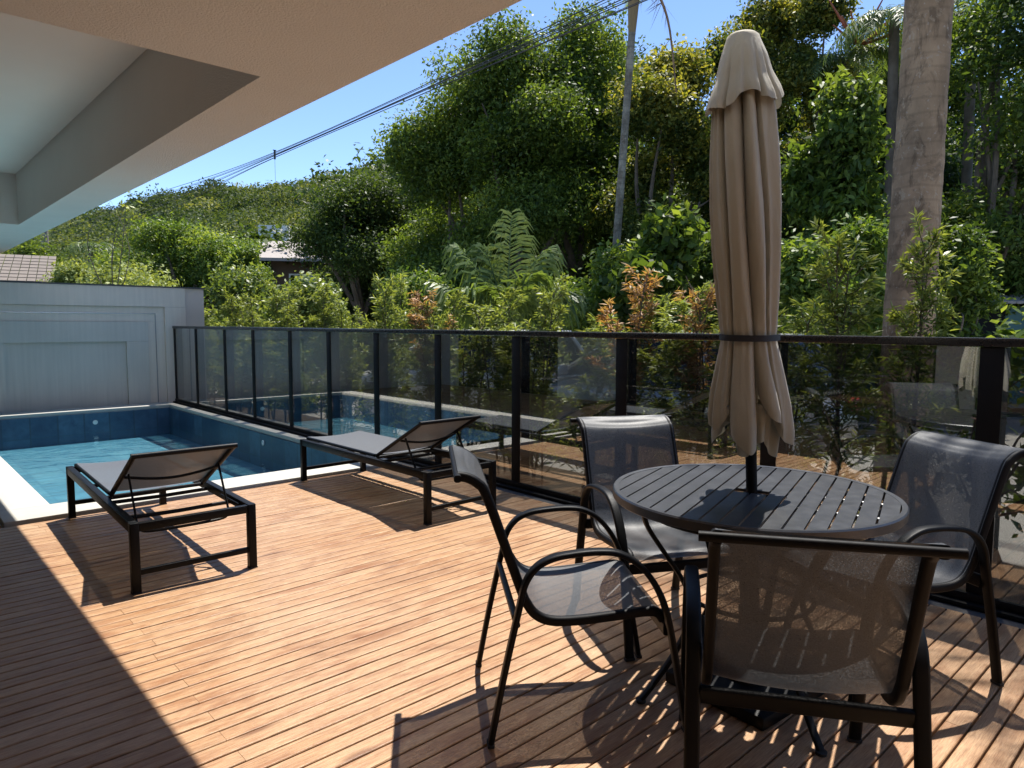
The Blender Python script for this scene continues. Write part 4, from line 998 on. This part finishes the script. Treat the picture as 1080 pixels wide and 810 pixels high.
# understorey
def U(px, depth, top, hw, mat, label, seed, **kw):
    d = dict(ncl=150, per=85, Ln=0.105, Wd=0.045, nl=6, r0=0.04); d.update(kw)
    return T(px, depth, top, hw, mat, label, seed, name='undergrowth_shrub', low=0.02, nL=6, cat='shrub', **d)
make_tree('slender_sapling', tuple(at(138, 14.5, 346).xy)+(GZ,), [(0.05, 0.1, 4.45, 0.35, 0.3, 0.22), (-0.35, 0.1, 4.25, 0.25, 0.25, 0.12), (0.15, 0, 4.0, 0.2, 0.2, 0.2)], L['lime'], 'slender sapling with sparse lime leaves reaching up beside the soffit edge', None, 50, 9, 12, 0.16, 0.13, 0.06, 0.02, 5, cat='tree')
U(136, 17, 279, 60, L['lime'], 'pale lime green bush behind the garden wall', 30)
U(84, 19, 284, 26, L['lime'], 'small pale green bush beside the dark utility pole', 31)
U(250, 15, 284, 48, L['hedge'], 'leafy green bush just right of the garden wall end', 32)
U(330, 13, 300, 50, L['hedge'], 'low green bush below the brown house', 33)
U(440, 13.5, 292, 45, L['bright'], 'light green bush below the tall draped tree', 34)
U(590, 12.5, 296, 42, L['bright'], 'light green bush right of the young palm', 35)
U(640, 11.5, 270, 40, L['bright'], 'bright bush at the foot of the thin grey palm', 36)
U(700, 11, 232, 46, L['mid'], 'glossy bush above the browned orange shrubs', 37, Ln=0.18, Wd=0.09)
U(760, 12, 250, 40, L['mid'], 'green bush hidden partly behind the closed umbrella', 38)
U(845, 10, 262, 36, L['bright'], 'bright green bush right of the closed umbrella', 39)
U(905, 10.5, 244, 30, L['bright'], 'light green bush left of the big palm trunk', 40)
U(1010, 11, 250, 36, L['mid'], 'green bush right of the big palm trunk', 41)
U(1060, 15.5, 200, 60, L['dark'], 'dark bush behind the teal house roof', 42)
def W():   # far wood closing the view between the trees
    rng = np.random.default_rng(9); lob = []
    for px in range(320, 1260, 34):
        d = rng.uniform(29, 34); p = at(px, d); top = np.interp(px, [320, 420, 560, 760, 900, 1100, 1250], [250, 175, 130, 130, 120, 60, 40])+rng.normal()*14
        zt = at(px, d, top).z
        for f in np.linspace(0.04, 1, 5): lob.append((p.x+rng.normal()*0.6, p.y+rng.normal()*0.6, GZ+(zt-GZ-1.2)*f, 1.7, 1.7, 1.6))
    q, t, C = crown_quads(rng, lob, 2200, 60, 0.75, 0.30, 0.16, tcl=0.35)
    tag(link('far_wood', quad_mesh('far_wood', q, t, L['dark'])), 'dark mass of woodland closing the view behind the street trees', 'woodland', kind='stuff')
W()

# palms
p = at(957, 6.72); 
def fr(n, ln, rise, droop, seed, jit=0.15):
    r = np.random.default_rng(seed); return [(2*math.pi*k/n+r.normal()*jit, ln*r.uniform(0.85, 1.1), rise+r.normal()*0.18, droop*r.uniform(0.8, 1.2)) for k in range(n)]
make_palm('royal_palm', (p.x, p.y, GZ), 'massive pale brown palm trunk with ring scars at the right of the deck', [(0, 0, 0), (0.02, -0.01, 2.6), (0.05, -0.03, 5.6), (0.06, -0.03, 8.6)], 0.238, fr(9, 2.6, 0.75, 0.55, 8), bark='palmbark', rtop=0.70, seed=5, ll=0.6)
p = at(640, 12.4); q = at(668, 12.4, 0)
make_palm('thin_palm', (p.x, p.y, GZ), 'thin leaning grey palm trunk left of the closed umbrella', [(0, 0, 0), ((q.x-p.x)*0.30, (q.y-p.y)*0.30, 2.4), (q.x-p.x, q.y-p.y, q.z-GZ-0.3), ((q.x-p.x)*1.12, (q.y-p.y)*1.12, q.z-GZ+0.75)], 0.078, fr(8, 1.7, 0.7, 0.5, 3), bark='greybark', rtop=0.72, seed=6, ll=0.4)
thin = bpy.data.objects['thin_palm']
b = MB(); dq = q-p; b.tube([(dq.x*0.955, dq.y*0.955, q.z-GZ-0.62), (dq.x*0.985, dq.y*0.985, q.z-GZ-0.3), (dq.x*1.01, dq.y*1.01, q.z-GZ-0.05), (dq.x*1.05, dq.y*1.05, q.z-GZ+0.4)], [0.062, 0.085, 0.098, 0.07], 14); b.build('leaf_sheath', M['orangesheath'], thin)
rr = np.random.default_rng(2); az = math.atan2(CR.y, CR.x)
st0 = Vector((dq.x, dq.y, q.z-GZ+0.15))
path = spline([st0, st0+CR*0.30+Vector((0, 0, 0.12)), st0+CR*0.62+Vector((0, 0, -0.5)), st0+CR*0.80+Vector((0, 0, -1.75))], 8)
b = MB(); b.tube(path, list(np.linspace(0.035, 0.012, len(path))), 6)
for k in range(60):
    i = rr.integers(2, len(path)); s0 = path[i]; d = Vector((rr.normal()*0.18, rr.normal()*0.18, -rr.uniform(0.15, 0.45)))
    w = Vector((0.012, 0.006, 0)); b.add([s0-w, s0+w, s0+d*0.6+w*0.8, s0+d, s0+d*0.6-w*0.8], [(0, 1, 2, 3, 4)])
b.build('dead_frond', M['deadleaf'], thin)
p = at(533, 9.2); 
yp = [(math.atan2(CR.y, CR.x)+a, ln, ri, dp) for a, ln, ri, dp in ((0.1, 1.35, 0.80, 0.42), (0.35, 1.75, 1.22, 0.36), (-0.35, 1.3, 1.0, 0.45), (1.3, 1.75, 1.42, 0.14), (2.95, 1.6, 1.15, 0.26), (3.3, 1.25, 0.72, 0.22), (2.5, 1.4, 1.3, 0.22), (4.5, 1.2, 1.0, 0.45), (5.3, 1.3, 1.1, 0.4), (3.9, 1.2, 0.9, 0.4), (0.9, 1.2, 0.75, 0.5))]
make_palm('young_palm', (p.x, p.y, GZ), 'young palm with arching bright green fronds behind the hedge', [(0, 0, 0), (0.02, 0.01, 0.8), (0.03, 0.02, 1.58)], 0.055, yp, bark='greybark', seed=9, ll=0.58, lw=0.034, nleaf=42, hang=0.75)
p = at(96, 34); z = at(96, 34, 262).z-GZ
make_palm('coconut_palm', (p.x, p.y, GZ), 'small feathery palm in front of the hill left of the bright tree', [(0, 0, 0), (0.1, 0, z*0.5), (0.15, 0.1, z)], 0.14, fr(13, 1.5, 0.6, 0.75, 12), bark='greybark', seed=10, ll=0.5, lw=0.05, nleaf=26)
for k, (px, dp, py, lab) in enumerate(((932, 15, 30, 'dark palm crown left of the big palm trunk top'), (884, 16.5, 72, 'lower dark palm crown behind the large leaved tree'), (1012, 16, 24, 'dark palm crown right of the big palm trunk'))):
    p = at(px, dp); z = at(px, dp, py).z-GZ
    e = make_palm('queen_palm', (p.x, p.y, GZ), lab, [(0, 0, 0), (0.1, 0.05, z*0.5), (0.05, 0.1, z)], 0.12, fr(12, 1.5, 0.5, 0.8, 30+k), bark='bark', group='dark palms behind the big trunk', seed=20+k, ll=0.42, lw=0.03, hang=0.6)
    if k == 1:
        b = MB(); p0 = Vector((0.05, 0.1, z+0.1))
        for j in range(9):
            d = CR*rr.uniform(-0.9, 1.1)+Vector((0, 0, rr.uniform(0.1, 0.8)))-CF*0.5; pts = [p0-CF*0.5+d*t for t in (0.1, 0.5, 1.0)]
            b.tube(pts, [0.03, 0.035, 0.012], 5)
        b.build('flower_spike', M['reddish'], e)
